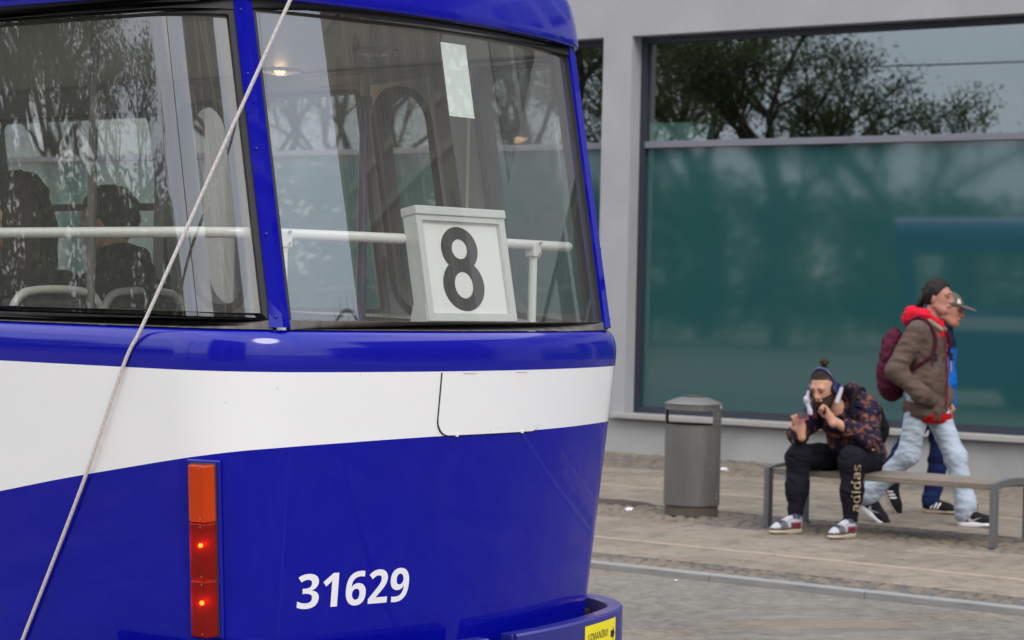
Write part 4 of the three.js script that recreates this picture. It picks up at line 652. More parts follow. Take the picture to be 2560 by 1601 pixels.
// ------------------------------------------------------------------ the man in the brown jacket, walking to the right
const WALK = STREET + Math.PI / 2;
{
  const g = thing('person', 'walking person with ponytail, brown jacket, red hood, pale jeans and maroon backpack', 'person', at(-0.96, 3.55, SW), WALK + 0.10);
  const H = [0.0, 1.625, 0.075], HM = M4(H, [-0.02, -0.06, 0]);
  const sk = skinM(0.40, 0.19, 0.145), hairM = hairOf(0.016, 0.012, 0.012);
  // legs: left leads, right trails
  const hipL = [0.09, 0.90, 0.0], kneeL = [0.085, 0.49, 0.20], ankL = [0.08, 0.105, 0.285], hipR = [-0.09, 0.90, -0.01], kneeR = [-0.085, 0.50, -0.09], ankR = [-0.08, 0.165, -0.40];
  const HR = [-0.12, 0.96, 0.03], HL = [0.12, 0.96, 0.03];
  const bodyGeo = merged([placeAt(headGeo, HM), solid([cap([0, 1.55, 0.05], [0, 1.40, 0.01], 0.055, 0.065), cap([0, 1.28, 0], [0, 1.0, -0.01], 0.10, 0.11), cap([0, 1.0, 0], [0, 0.92, 0], 0.12, 0.12), cap([0.16, 1.37, -0.01], [0.22, 1.10, -0.05], 0.045, 0.04), cap([0.22, 1.10, -0.05], HL, 0.038, 0.03), cap([-0.16, 1.37, -0.01], [-0.25, 1.10, -0.135], 0.045, 0.04), cap([-0.25, 1.10, -0.135], HR, 0.038, 0.03), cap(hipL, kneeL, 0.07, 0.05), cap(kneeL, ankL, 0.048, 0.035), cap(hipR, kneeR, 0.07, 0.05), cap(kneeR, ankR, 0.048, 0.035)], 0.014, 0.04), placeAt(handGeo(0.5, -1), M4(HL, [0.3, 1.57, 0.1])), placeAt(handGeo(0.5, 1), M4(HR, [0.3, -1.57, 0]))]);
  part('body', bodyGeo, sk, g);
  eyes(g, HM); brows(g, HM, hairM);
  const keep = (x, y, z) => { const k = [[-0.09, -0.03], [-0.02, -0.012], [0.012, 0.018], [0.04, 0.044], [0.065, 0.060], [0.09, 0.082], [0.15, 0.12]]; let i = 0; while (i < k.length - 2 && y > k[i + 1][0]) i++; return Math.max(z - lerp(k[i][1], k[i + 1][1], clamp((y - k[i][0]) / (k[i + 1][0] - k[i][0]))), -0.075 - y); };
  part('hair', merged([placeAt(hairShell(0.014, keep, 0.005, 0.009), HM), placeAt(solid([cap([0, 0.0, -0.10], [0, -0.035, -0.135], 0.03, 0.02), cap([0, -0.035, -0.135], [0, -0.075, -0.15], 0.024, 0.02), cap([0, -0.075, -0.15], [0.01, -0.10, -0.185], 0.016, 0.009), cap([0, -0.06, -0.15], [-0.01, -0.06, -0.195], 0.014, 0.006)], 0.006, 0.02, folds(0.006, 60, 2)), HM)]), hairM, g);
  const jeans = solid([ell([0, 0.93, -0.005], [0.165, 0.12, 0.125]), cap(hipL, kneeL, 0.094, 0.075), cap(kneeL, [0.08, 0.14, 0.29], 0.074, 0.070), cap([0.08, 0.16, 0.285], [0.08, 0.085, 0.275], 0.070, 0.069), cap(hipR, kneeR, 0.094, 0.074), cap(kneeR, [-0.08, 0.20, -0.375], 0.073, 0.067), cap([-0.08, 0.22, -0.36], [-0.08, 0.16, -0.40], 0.067, 0.067)], 0.0105, 0.05, folds(0.0055, 20, 3, 1, 2.6, 1));
  const wash = (x, y, z) => { const n = clamp(0.55 + 0.4 * fbm(x * 9, y * 7, z * 9, 4)), b = lerp(0.36, 0.54, n); return [b * 0.80, b * 0.92, b * 1.08]; };
  part('jeans', tint(jeans, wash), clothV(), g, 'pale washed blue jeans');
  const jk = solid([ell([0, 1.27, -0.01], [0.20, 0.20, 0.135]), ell([0, 1.05, 0.0], [0.19, 0.22, 0.15]), cap([-0.05, 0.84, 0], [0.05, 0.84, 0], 0.145, 0.145), cap([-0.13, 1.385, -0.02], [0.13, 1.385, -0.02], 0.075, 0.075), cap([-0.175, 1.37, -0.02], [-0.262, 1.10, -0.135], 0.078, 0.072, 0.035), cap([-0.262, 1.10, -0.135], [-0.235, 0.94, 0.05], 0.070, 0.062, 0.03), cap([-0.235, 0.94, 0.05], [-0.17, 0.90, 0.10], 0.062, 0.05, 0.03), cap([0.175, 1.37, -0.02], [0.235, 1.10, -0.05], 0.074, 0.066, 0.035), cap([0.235, 1.10, -0.05], [0.225, 0.93, 0.06], 0.064, 0.06, 0.03), cap([0.225, 0.93, 0.06], [0.16, 0.89, 0.10], 0.06, 0.05, 0.03)], 0.0105, 0.045, (x, y, z, d) => Math.max(folds(0.0065, 17, 8)(x, y, z, d), 0.775 + 0.02 * Math.sin(x * 9) - 0.10 * z - y));
  part('jacket', tint(jk, (x, y, z) => { const b = 0.078 * (1 + 0.25 * fbm(x * 20, y * 20, z * 20, 3)); return [b * 1.30, b * 0.88, b * 0.72]; }), clothV(0.8), g, 'brown jacket with a beige collar');
  part('collar', solid([cap([-0.075, 1.46, 0.03], [-0.03, 1.395, 0.115], 0.022, 0.018), cap([0.075, 1.46, 0.03], [0.03, 1.395, 0.115], 0.022, 0.018), cap([-0.075, 1.46, 0.03], [0, 1.475, -0.07], 0.022), cap([0.075, 1.46, 0.03], [0, 1.475, -0.07], 0.022)], 0.008, 0.02), cloth(0.24, 0.21, 0.15), g);
  part('hood', solid([cap([-0.085, 1.50, 0.0], [-0.02, 1.445, 0.09], 0.034, 0.020), cap([0.085, 1.50, 0.0], [0.02, 1.445, 0.09], 0.034, 0.020), cap([-0.085, 1.50, 0.0], [0, 1.50, -0.12], 0.040, 0.050), cap([0.085, 1.50, 0.0], [0, 1.50, -0.12], 0.040, 0.050), cap([0, 1.50, -0.11], [0, 1.46, -0.15], 0.055, 0.045), ell([0, 1.385, 0.072], [0.05, 0.08, 0.05])], 0.008, 0.03, folds(0.007, 25, 4)), cloth(0.62, 0.012, 0.035), g, 'bright red sweatshirt hood');
  part('shirt_hem', solid([cap([-0.10, 0.80, 0.05], [0.08, 0.765, 0.10], 0.07, 0.06), cap([0.08, 0.765, 0.10], [0.12, 0.80, 0.0], 0.06, 0.05)], 0.01, 0.03, (x, y, z, d) => Math.max(folds(0.006, 25, 1)(x, y, z, d), 0.728 - 0.06 * z - y, y - 0.80)), cloth(0.36, 0.006, 0.008), g, 'red shirt hem below the jacket');
  part('zip', tubeAlong([V(0.0, 1.40, 0.130), V(0.0, 1.25, 0.142), V(0.0, 1.05, 0.158), V(0.0, 0.85, 0.155)], 0.006, 6, 20), cloth(0.20, 0.01, 0.015), g);
  { const sw = new THREE.Shape(); sw.moveTo(0.05, 0.045); sw.quadraticCurveTo(-0.03, 0.0, -0.045, 0.012); sw.quadraticCurveTo(-0.055, 0.03, -0.03, 0.045); sw.quadraticCurveTo(-0.042, 0.024, -0.02, 0.022); sw.quadraticCurveTo(0.0, 0.024, 0.05, 0.045); 
    const tick = (s, M, U) => { for (const sd of [-1, 1]) { const q = new THREE.ShapeGeometry(sw, 6); q.rotateY(sd > 0 ? -Math.PI / 2 : -Math.PI / 2); q.translate(sd * 0.02, 0.030, 0.035); drape(q, U.userData.f, [-sd, 0, 0], 0.0025); part('tick_mark', placeAt(q, M), mat(0.55, 0.52, 0.56, 0.5), s); } };
    const black = cloth(0.012, 0.012, 0.015, 0.7), wht = mat(0.72, 0.70, 0.73, 0.6);
    const ex = (s, M, U) => { laces(black, 6)(s, M); tick(s, M, U); };
    const fs = shoe(g, M4([0.08, 0.0, 0.335], [-0.03, 0.08, 0]), black, wht, (s, M, U) => { ex(s, M, U); part('lace_loop', placeAt(new THREE.TorusGeometry(0.02, 0.0022, 6, 24).rotateY(1.3).translate(0, 0.14, 0.03), M), black, s); }, 0.012);
    shoe(g, M4([-0.08, 0.055, -0.385], [0.62, -0.03, 0]), black, wht, ex, 0.012);
  }
  const mar = tint(solid([ell([0, 1.15, -0.25], [0.145, 0.25, 0.10]), ell([0, 1.03, -0.265], [0.15, 0.17, 0.105])], 0.012, 0.05, folds(0.012, 12, 5)), (x, y, z) => { const b = 1 + 0.35 * fbm(x * 22, y * 22, z * 22, 3); return [0.072 * b, 0.009 * b, 0.024 * b]; });
  loose('backpack', 'maroon backpack on the back of the walking person in brown', 'backpack', g, [['bag', mar, clothV(0.75)], ['back_panel', solid([ell([0, 1.17, -0.155], [0.13, 0.22, 0.03])], 0.012, 0.02), cloth(0.012, 0.012, 0.016)],
    ...[-1, 1].map(s => ['shoulder_strap', tubeAlong([V(s * 0.085, 1.30, -0.16), V(s * 0.10, 1.44, -0.10), V(s * 0.112, 1.478, -0.02), V(s * 0.118, 1.42, 0.072), V(s * 0.135, 1.32, 0.116), V(s * 0.155, 1.22, 0.10), V(s * 0.185, 1.13, -0.01), V(s * 0.15, 1.05, -0.14)], 0.0115, 8, 50), cloth(0.06, 0.009, 0.026)]), ['buckle', rbox(0.03, 0.06, 0.02, -0.155, 1.2, 0.125, 0.006), cloth(0.02, 0.02, 0.025, 0.4)], ['buckle', rbox(0.03, 0.06, 0.02, 0.155, 1.2, 0.125, 0.006), cloth(0.02, 0.02, 0.025, 0.4)]]);
}
// ------------------------------------------------------------------ the man in the cap, half hidden behind him
{
  const g = thing('person', 'person in cap, blue jacket and dark jeans, half hidden behind the brown jacket', 'person', at(-1.25, 4.28, SW), WALK + 0.10);
  const H = [0.0, 1.535, 0.10], HM = M4(H, [0.10, 0.05, 0]), sk = skinM(0.40, 0.18, 0.12);
  const hipL = [0.09, 0.86, 0.0], kneeL = [0.085, 0.46, 0.02], ankL = [0.08, 0.10, -0.04], hipR = [-0.09, 0.86, 0], kneeR = [-0.085, 0.46, -0.20], ankR = [-0.08, 0.25, -0.38];
  const HR = [-0.25, 0.86, 0.20], HL = [0.25, 0.84, 0.0];
  part('body', merged([placeAt(headGeo, HM), solid([cap([0, 1.45, 0.06], [0, 1.32, 0.02], 0.055, 0.065), cap([0, 1.20, 0.01], [0, 0.95, 0], 0.10, 0.11), cap([0.16, 1.30, 0], [0.23, 1.06, -0.03], 0.045, 0.04), cap([0.23, 1.06, -0.03], HL, 0.038, 0.03), cap([-0.16, 1.30, 0], [-0.24, 1.06, 0.02], 0.045, 0.04), cap([-0.24, 1.06, 0.02], HR, 0.038, 0.03), cap(hipL, kneeL, 0.07, 0.05), cap(kneeL, ankL, 0.048, 0.035), cap(hipR, kneeR, 0.07, 0.05), cap(kneeR, ankR, 0.048, 0.035)], 0.014, 0.04), placeAt(handGeo(0.7, -1), M4(HL, [0, 1.57, 0])), placeAt(handGeo(0.8, 1), M4(HR, [-0.25, -1.57, 0]))]), sk, g);
  eyes(g, HM); brows(g, HM, mat(0.05, 0.04, 0.03, 0.6));
  part('hair', placeAt(hairShell(0.005, (x, y, z) => Math.max(-0.055 - y, z - 0.02)), HM), mat(0.05, 0.04, 0.032, 0.7), g);
  { const capM = cloth(0.105, 0.092, 0.075), c = new THREE.Group(); c.name = 'cap'; g.add(c);
    part('crown', placeAt(nets((x, y, z) => Math.max(ell([0, 0.035, -0.01], [0.092, 0.102, 0.11]).f(x, y, z), 0.038 - y), [-0.12, 0, -0.14], [0.12, 0.16, 0.13], 0.006), HM), capM, c);
    part('visor', placeAt(solid([ell([0, 0.032, 0.125], [0.078, 0.010, 0.085], 0.01, [0.22, 0, 0])], 0.006), HM), cloth(0.10, 0.085, 0.078), c);
    const tri = extrude([[-0.018, 0], [0.018, 0], [0.014, 0.022], [0.004, 0.04], [-0.006, 0.036], [-0.014, 0.018]], [], 0.004); tri.rotateX(-0.35); tri.rotateY(-0.55); tri.translate(-0.052, 0.055, 0.082); part('badge', placeAt(tri, HM), mat(0.6, 0.58, 0.5, 0.7), c); }
  const jk = solid([ell([0, 1.20, 0.0], [0.20, 0.19, 0.14]), ell([0, 1.0, 0.01], [0.185, 0.2, 0.15]), cap([-0.05, 0.84, 0], [0.05, 0.84, 0], 0.14), cap([-0.13, 1.315, -0.01], [0.13, 1.315, -0.01], 0.07), cap([-0.17, 1.30, 0], [-0.245, 1.06, 0.02], 0.075, 0.068, 0.03), cap([-0.245, 1.06, 0.02], [-0.252, 0.89, 0.18], 0.062, 0.05, 0.03), cap([0.17, 1.30, 0], [0.235, 1.06, -0.03], 0.075, 0.066, 0.03), cap([0.235, 1.06, -0.03], [0.25, 0.88, 0.0], 0.062, 0.05, 0.03), cap([0, 1.40, 0.04], [0, 1.30, 0.04], 0.085, 0.10)], 0.0115, 0.045, (x, y, z, d) => Math.max(folds(0.011, 13, 28)(x, y, z, d), 0.77 - y));
  part('jacket', tint(jk, (x, y, z) => y > 1.255 ? [0.012, 0.014, 0.04] : [0.006, 0.12, 0.46]), clothV(0.7), g, 'bright blue jacket with navy shoulders');
  part('zip', tubeAlong([V(-0.085, 1.28, 0.125), V(-0.08, 1.2, 0.142), V(-0.075, 1.08, 0.15)], 0.005, 6, 16), cloth(0.6, 0.30, 0.22), g);
  part('jeans', tint(solid([ell([0, 0.88, 0], [0.16, 0.12, 0.12]), cap(hipL, kneeL, 0.092, 0.074), cap(kneeL, ankL, 0.072, 0.068), cap(hipR, kneeR, 0.092, 0.074), cap(kneeR, ankR, 0.072, 0.065)], 0.012, 0.05, folds(0.010, 13, 9)), (x, y, z) => { const b = 1 + 0.45 * fbm(x * 8, y * 6, z * 8, 3); return [0.010 * b, 0.020 * b, 0.075 * b]; }), clothV(), g, 'dark blue jeans');
  const black = cloth(0.010, 0.010, 0.012, 0.7), gum = mat(0.30, 0.24, 0.18, 0.7), stripe = (s, M, U) => { for (const sd of [-1, 1]) for (let i = 0; i < 3; i++) { const q = new THREE.PlaneGeometry(0.012, 0.05, 1, 6); q.rotateY(Math.PI / 2); q.rotateX(0.5); q.translate(sd * 0.02, 0.062, -0.005 + i * 0.026); drape(q, U.userData.f, [-sd, 0, 0], 0.003); part('stripe', placeAt(q, M), mat(0.75, 0.75, 0.75, 0.6), s); } };
  shoe(g, M4([0.08, 0, -0.01], [0, 0.03, 0]), black, gum, stripe); shoe(g, M4([-0.08, 0.125, -0.34], [1.05, 0, 0]), black, gum, stripe);
}
// ------------------------------------------------------------------ the man sitting on the bench
{
  const g = thing('person', 'bearded person hunched on the bench looking at a phone', 'person', at(-1.10, 2.78, SW), STREET);
  const sk = skinM(0.47, 0.245, 0.165), dark = hairOf(0.030, 0.020, 0.015);
  const H = [-0.055, 0.995, 0.385], HM = M4(H, [0.36, -0.02, 0.04]);
  const hipL = [0.10, 0.50, -0.02], hipR = [-0.10, 0.50, -0.02], kneeL = [0.19, 0.515, 0.40], kneeR = [-0.22, 0.515, 0.40], ankL = [0.20, 0.10, 0.44], ankR = [-0.205, 0.10, 0.47];
  const elL = [0.245, 0.64, 0.28], wrL = [0.05, 0.785, 0.455], elR = [-0.275, 0.64, 0.34], wrR = [-0.135, 0.685, 0.53];
  const fist = placeAt(handGeo(1.4, 1), M4(wrL, [2.75, 2.2, 0.35])), holding = placeAt(handGeo(0.62, -1), M4(wrR, [2.95, 0.75, -0.15]));
  part('body', merged([placeAt(headGeo, HM), solid([cap([-0.045, 0.90, 0.33], [0, 0.85, 0.20], 0.058, 0.075), cap([0, 0.83, 0.2], [0, 0.56, 0], 0.12, 0.12), cap([0.17, 0.85, 0.18], elL, 0.045, 0.04), cap(elL, wrL, 0.042, 0.029), cap([-0.17, 0.85, 0.18], elR, 0.045, 0.04), cap(elR, wrR, 0.042, 0.030), cap(hipL, kneeL, 0.07, 0.05), cap(kneeL, ankL, 0.048, 0.035), cap(hipR, kneeR, 0.07, 0.05), cap(kneeR, ankR, 0.048, 0.035)], 0.012, 0.04), fist, holding]), sk, g);
  eyes(g, HM, true); brows(g, HM, dark);
  const crop = (x, y, z) => Math.max(0.064 + 0.35 * Math.max(0, z - 0.02) - (y + 0.62 * Math.max(0, -z + 0.03)), -0.06 - y);
  part('hair', placeAt(tint(hairShell(0.003, crop, 0.005, 0.002), (x, y, z) => { const t = step(0.055, 0.10, y); return [lerp(0.085, 0.022, t), lerp(0.055, 0.016, t), lerp(0.038, 0.013, t)]; }), HM), clothV(0.75), g, 'shaved sides and a dark strip on top');
  part('topknot', placeAt(solid([cap([0.005, 0.105, -0.045], [0.008, 0.145, -0.055], 0.018, 0.015), ell([0.01, 0.160, -0.058], [0.030, 0.027, 0.030])], 0.005, 0.015, folds(0.008, 70, 3)), HM), hairOf(0.032, 0.018, 0.012), g);
  part('beard', placeAt(nets((x, y, z) => Math.max(field([ell([0, -0.025, 0.022], [0.068, 0.084, 0.074]), cap([-0.03, -0.100, 0.058], [0.03, -0.100, 0.058], 0.036), cap([-0.056, -0.045, 0.0], [-0.03, -0.1, 0.045], 0.03), cap([0.056, -0.045, 0.0], [0.03, -0.1, 0.045], 0.03)], 0.03)(x, y, z) + 0.004 * noise3(x * 90, y * 60, z * 90), y + 0.046 + 0.55 * Math.max(0, 0.02 - z) * -1 - 0.25 * Math.max(0, Math.abs(x) - 0.03)), [-0.12, -0.16, -0.06], [0.12, 0.05, 0.14], 0.005), HM), hairOf(0.032, 0.018, 0.012), g);
  // jacket: navy ground with rust coloured flowers
  const coat = solid([ell([0, 0.86, 0.17], [0.215, 0.125, 0.135], 0.05, [0.7, 0, 0]), ell([0, 0.70, 0.05], [0.195, 0.19, 0.15], 0.06, [0.35, 0, 0]), cap([-0.09, 0.54, -0.02], [0.09, 0.54, -0.02], 0.125), cap([0.175, 0.865, 0.17], [0.25, 0.66, 0.27], 0.082, 0.074, 0.04), cap([0.25, 0.655, 0.275], [0.135, 0.735, 0.37], 0.066, 0.054, 0.03), cap([-0.175, 0.865, 0.17], [-0.275, 0.66, 0.32], 0.080, 0.070, 0.04), cap([-0.275, 0.655, 0.33], [-0.20, 0.665, 0.445], 0.062, 0.052, 0.03), cap([-0.10, 0.93, 0.24], [0.10, 0.93, 0.20], 0.05, 0.055), ell([0, 0.78, 0.20], [0.16, 0.15, 0.11]), ell([0, 0.62, 0.10], [0.16, 0.14, 0.13])], 0.0095, 0.045, (x, y, z, d) => Math.max(folds(0.011, 15, 18)(x, y, z, d), 0.44 - y));
  const flowers = (x, y, z) => { const a = Math.abs(fbm(x * 19 + 3, y * 19, z * 19, 3)), b = fbm(x * 34, y * 34, z * 34 + 9, 3), r = step(0.10, 0.03, a) * step(-0.22, 0.05, b) + step(0.18, 0.3, fbm(x * 24, y * 24 + 4, z * 24, 3)), t = clamp(r); return [lerp(0.014, 0.20, t * (0.75 + 0.5 * b)), lerp(0.011, 0.062, t), lerp(0.03, 0.03, t)]; };
  part('jacket', tint(coat, flowers), clothV(0.75), g, 'navy jacket with rust orange floral print');
  part('hood', tint(solid([cap([0.085, 0.945, 0.27], [0.115, 1.0, 0.33], 0.042, 0.026), cap([-0.11, 0.935, 0.31], [-0.15, 0.95, 0.38], 0.042, 0.024), cap([0.08, 0.955, 0.22], [-0.09, 0.955, 0.22], 0.055, 0.055), cap([0.10, 0.96, 0.24], [0.105, 1.01, 0.28], 0.05, 0.035)], 0.009, 0.04, folds(0.006, 25, 3)), flowers), clothV(0.75), g);
  const lin = cloth(0.46, 0.44, 0.52);
  part('hood_lining', merged([solid([cap([-0.140, 0.965, 0.43], [-0.145, 0.91, 0.445], 0.013, 0.019), cap([-0.145, 0.91, 0.445], [-0.11, 0.82, 0.455], 0.019, 0.016)], 0.008, 0.02, folds(0.006, 30, 2)), solid([cap([0.075, 0.99, 0.37], [0.06, 0.90, 0.40], 0.014, 0.016)], 0.006, 0.02)]), lin, g, 'pale lavender hood lining');
  // trousers
  const tr = solid([ell([0, 0.52, -0.03], [0.185, 0.115, 0.155]), cap(hipL, kneeL, 0.105, 0.088), cap(kneeL, [0.2, 0.30, 0.42], 0.086, 0.070), cap([0.2, 0.30, 0.42], [0.2, 0.115, 0.435], 0.070, 0.050), cap(hipR, kneeR, 0.105, 0.088), cap(kneeR, [-0.212, 0.30, 0.435], 0.086, 0.070), cap([-0.212, 0.30, 0.435], [-0.205, 0.115, 0.465], 0.070, 0.050)], 0.0105, 0.05, (x, y, z, d) => Math.max(folds(0.008, 14, 6)(x, y, z, d), z < 0.2 ? 0.376 - y : -1));
  part('trousers', tr, cloth(0.0075, 0.0072, 0.012, 0.8), g, 'black tracksuit trousers');
  { // lettering down the left shin
    const light = await new FontLoader().loadAsync('fonts/droid/droid_sans_regular.typeface.json'), sh = light.generateShapes('adidas', 0.085); let q = new THREE.ExtrudeGeometry(sh, { depth: 0.0004, bevelEnabled: false, curveSegments: 6 }); q.computeBoundingBox(); const bb = q.boundingBox; q.translate(-(bb.min.x + bb.max.x) / 2, -(bb.min.y + bb.max.y) / 2, 0); const w = bb.max.x - bb.min.x, h = bb.max.y - bb.min.y; q.scale(0.315 / w, 0.064 / h, 1); q.rotateZ(Math.PI / 2); q.rotateY(0.62); q.translate(0.222, 0.335, 0.42);
    const dir = [-Math.sin(0.62), 0, -Math.cos(0.62)]; q.deleteAttribute('uv'); drape(q, tr.userData.f, dir, 0.004);
    part('lettering', q, mat(0.42, 0.30, 0.20, 0.6), g, 'tan lettering adidas down the shin');
    const b = extrude([[-0.018, 0], [0.018, 0], [0.010, 0.028], [-0.004, 0.03]], [], 0.0004); b.rotateY(0.9); b.translate(0.235, 0.575, 0.16); b.deleteAttribute('uv'); drape(b, tr.userData.f, [-0.79, -0.1, -0.6], 0.004); part('hip_mark', b, mat(0.42, 0.30, 0.20, 0.6), g);
  }
  { const up = tint(solid([ell([0, 0, 0], [0.01, 0.01, 0.01])], 0.01), () => [1, 1, 1]);
    const white = mat(1, 1, 1, 0.65, { vertexColors: true }), gum = mat(0.42, 0.33, 0.24, 0.7);
    const colour = s => { s.children[0].geometry = tint(s.children[0].geometry, (x, y, z) => [0.62, 0.60, 0.62]); };
    for (const [A, yaw] of [[ankL, -0.12], [ankR, -0.30]]) {
      const M = M4([A[0], 0, A[2] + 0.055], [0, yaw, 0]);
      const s = shoe(g, M, white, gum, laces(mat(0.80, 0.76, 0.82, 0.7), 6));
      const inv = M.clone().invert(), v = V(); tint(s.children[0].geometry, (x, y, z) => { v.set(x, y, z).applyMatrix4(inv); const side = Math.abs(v.x); return v.y < 0.046 ? [0.055, 0.06, 0.062] : v.z > 0.125 ? [0.40, 0.40, 0.42] : v.z > 0.0 && side < 0.026 ? [0.02, 0.023, 0.045] : v.z < -0.055 ? [0.30, 0.30, 0.31] : v.z < 0.03 && v.y < 0.078 ? [0.16, 0.008, 0.025] : v.y > 0.10 ? [0.03, 0.028, 0.06] : v.z > 0.06 ? [0.09, 0.095, 0.10] : [0.34, 0.34, 0.36]; });
    }
  }
  part('bracelet', placeAt(new THREE.TorusGeometry(0.036, 0.008, 8, 24).rotateX(Math.PI / 2), M4([-0.152, 0.676, 0.51], [0.5, 0, -0.4])), cloth(0.01, 0.01, 0.012, 0.5), g);
  // things he carries
  const bag = solid([ell([0.02, 0.80, -0.06], [0.15, 0.20, 0.085], 0.04, [0.62, 0, 0]), ell([0.03, 0.70, -0.13], [0.15, 0.13, 0.09])], 0.012, 0.05, folds(0.008, 14, 8));
  loose('backpack', 'black backpack on the back of the person on the bench', 'backpack', g, [['bag', bag, cloth(0.008, 0.008, 0.010)], ...[-1, 1].map(s => ['shoulder_strap', tubeAlong([V(s * 0.09, 0.93, 0.06), V(s * 0.115, 0.985, 0.14), V(s * 0.13, 0.955, 0.27), V(s * 0.125, 0.83, 0.315), V(s * 0.14, 0.72, 0.24)], 0.017, 8, 30), cloth(0.008, 0.008, 0.010)])]);
  const band = tubeAlong(Array.from({ length: 15 }, (_, i) => { const t = (i / 14 - 0.5) * Math.PI * 1.02; return V(Math.sin(t) * 0.092, 0.006 + Math.cos(t) * 0.128, -0.012); }), 0.0115, 8, 50), cup = s => new THREE.CylinderGeometry(0.036, 0.040, 0.030, 24).rotateZ(Math.PI / 2).translate(s * 0.094, -0.012, -0.010), pad = s => new THREE.TorusGeometry(0.030, 0.011, 8, 24).rotateY(Math.PI / 2).translate(s * 0.080, -0.012, -0.010);
  const navy = P(0.020, 0.030, 0.115, 0.35, { clearcoat: 0.3 });
  loose('headphones', 'navy blue headphones on the head of the person on the bench', 'headphones', g, [['headband', placeAt(band, HM), navy], ...[-1, 1].flatMap(s => [['ear_cup', placeAt(cup(s), HM), navy], ['ear_pad', placeAt(pad(s), HM), cloth(0.01, 0.01, 0.014)]])]);
  const PM = M4([-0.095, 0.808, 0.59], [-1.34, 0.5, 0.10]);
  loose('phone', 'black phone in a red case held by the person on the bench', 'phone', g, [['case', placeAt(rbox(0.075, 0.15, 0.006, 0, 0, -0.004, 0.004, 2), PM), mat(0.45, 0.012, 0.04, 0.4)], ['screen', placeAt(rbox(0.068, 0.142, 0.004, 0, 0, 0.0015, 0.002, 1), PM), P(0.01, 0.01, 0.012, 0.08)]]);
}
// ------------------------------------------------------------------ two passengers inside
function passenger(label, u, n, top, hairCol, coatCol, long, look) {
  const g = thing('person', label, 'person', fromTram(u, 0.75, n), TURN + Math.PI);
  const hy = top - 0.75 - 0.12, HM = M4([0, hy, 0.05], [0.12, look, 0]);
  part('body', merged([placeAt(headGeo, HM), solid([cap([0, hy - 0.07, 0.02], [0, hy - 0.22, 0], 0.055, 0.06), cap([0, hy - 0.36, 0], [0, 0.5, 0], 0.11, 0.12), cap([0.16, hy - 0.27, 0], [0.21, hy - 0.53, 0.05], 0.045, 0.04), cap([0.21, hy - 0.53, 0.05], [0.10, hy - 0.56, 0.26], 0.04, 0.03), cap([-0.16, hy - 0.27, 0], [-0.21, hy - 0.53, 0.05], 0.045, 0.04), cap([-0.21, hy - 0.53, 0.05], [-0.10, hy - 0.56, 0.26], 0.04, 0.03), cap([0.09, 0.52, 0], [0.1, 0.50, 0.42], 0.075, 0.055), cap([0.1, 0.5, 0.42], [0.1, 0.08, 0.44], 0.05, 0.04), cap([-0.09, 0.52, 0], [-0.1, 0.50, 0.42], 0.075, 0.055), cap([-0.1, 0.5, 0.42], [-0.1, 0.08, 0.44], 0.05, 0.04)], 0.014, 0.04), placeAt(handGeo(0.5, -1), M4([0.10, hy - 0.56, 0.26], [1.6, 0, 0])), placeAt(handGeo(0.5, 1), M4([-0.10, hy - 0.56, 0.26], [1.6, 0, 0]))]), skinM(0.42, 0.22, 0.17), g);
  part('hair', merged([placeAt(hairShell(0.016, (x, y, z) => Math.max(0.03 + 0.6 * Math.max(0, z) - (y + 1.2 * Math.max(0, -z + 0.04)), -0.11 - y), 0.0065, 0.008), HM), ...(long ? [placeAt(solid([ell([0, -0.06, -0.05], [0.098, 0.16, 0.085]), ell([0, -0.20, -0.06], [0.095, 0.14, 0.055])], 0.008, 0.04, folds(0.009, 40, 3, 1, 0.3, 1)), HM)] : [])]), hairOf(...hairCol), g);
  part('coat', tint(solid([ell([0, hy - 0.38, 0], [0.22, 0.2, 0.14]), ell([0, hy - 0.6, 0.01], [0.21, 0.22, 0.16]), cap([-0.14, hy - 0.265, 0], [0.14, hy - 0.265, 0], 0.075), cap([0.18, hy - 0.28, 0], [0.24, hy - 0.53, 0.04], 0.075, 0.07), cap([0.24, hy - 0.53, 0.04], [0.13, hy - 0.55, 0.22], 0.065, 0.05), cap([-0.18, hy - 0.28, 0], [-0.24, hy - 0.53, 0.04], 0.075, 0.07), cap([-0.24, hy - 0.53, 0.04], [-0.13, hy - 0.55, 0.22], 0.065, 0.05), ...(long ? [] : [cap([-0.065, hy - 0.155, -0.03], [0.065, hy - 0.155, -0.03], 0.062), cap([0, hy - 0.15, -0.07], [0, hy - 0.2, -0.10], 0.07, 0.085), cap([0, hy - 0.24, -0.10], [0, hy - 0.32, -0.12], 0.08, 0.05)])], 0.012, 0.045, folds(0.011, 12, 8)), (x, y, z) => coatCol.map(c => c * (1 + 0.3 * fbm(x * 15, y * 15, z * 15, 3)))), clothV(), g);
  part('trousers', solid([ell([0, 0.53, 0.0], [0.17, 0.10, 0.15]), cap([0.09, 0.53, 0], [0.1, 0.51, 0.42], 0.09, 0.07), cap([0.1, 0.51, 0.42], [0.1, 0.1, 0.44], 0.068, 0.055), cap([-0.09, 0.53, 0], [-0.1, 0.51, 0.42], 0.09, 0.07), cap([-0.1, 0.51, 0.42], [-0.1, 0.1, 0.44], 0.068, 0.055)], 0.014, 0.04), cloth(0.015, 0.016, 0.022), g);
  for (const s of [-1, 1]) shoe(g, M4([s * 0.1, 0, 0.48], [0, 0, 0]), cloth(0.012, 0.012, 0.012), cloth(0.03, 0.03, 0.03));
}
passenger('tram passenger with long dark hair and black coat at the left edge', -0.60, -1.58, 2.0, [0.022, 0.016, 0.012], [0.011, 0.011, 0.012], true, 0.1);
passenger('tram passenger in a hooded black jacket beside the grey pole', 0.01, -1.84, 1.985, [0.03, 0.024, 0.022], [0.016, 0.014, 0.018], false, 0.5);

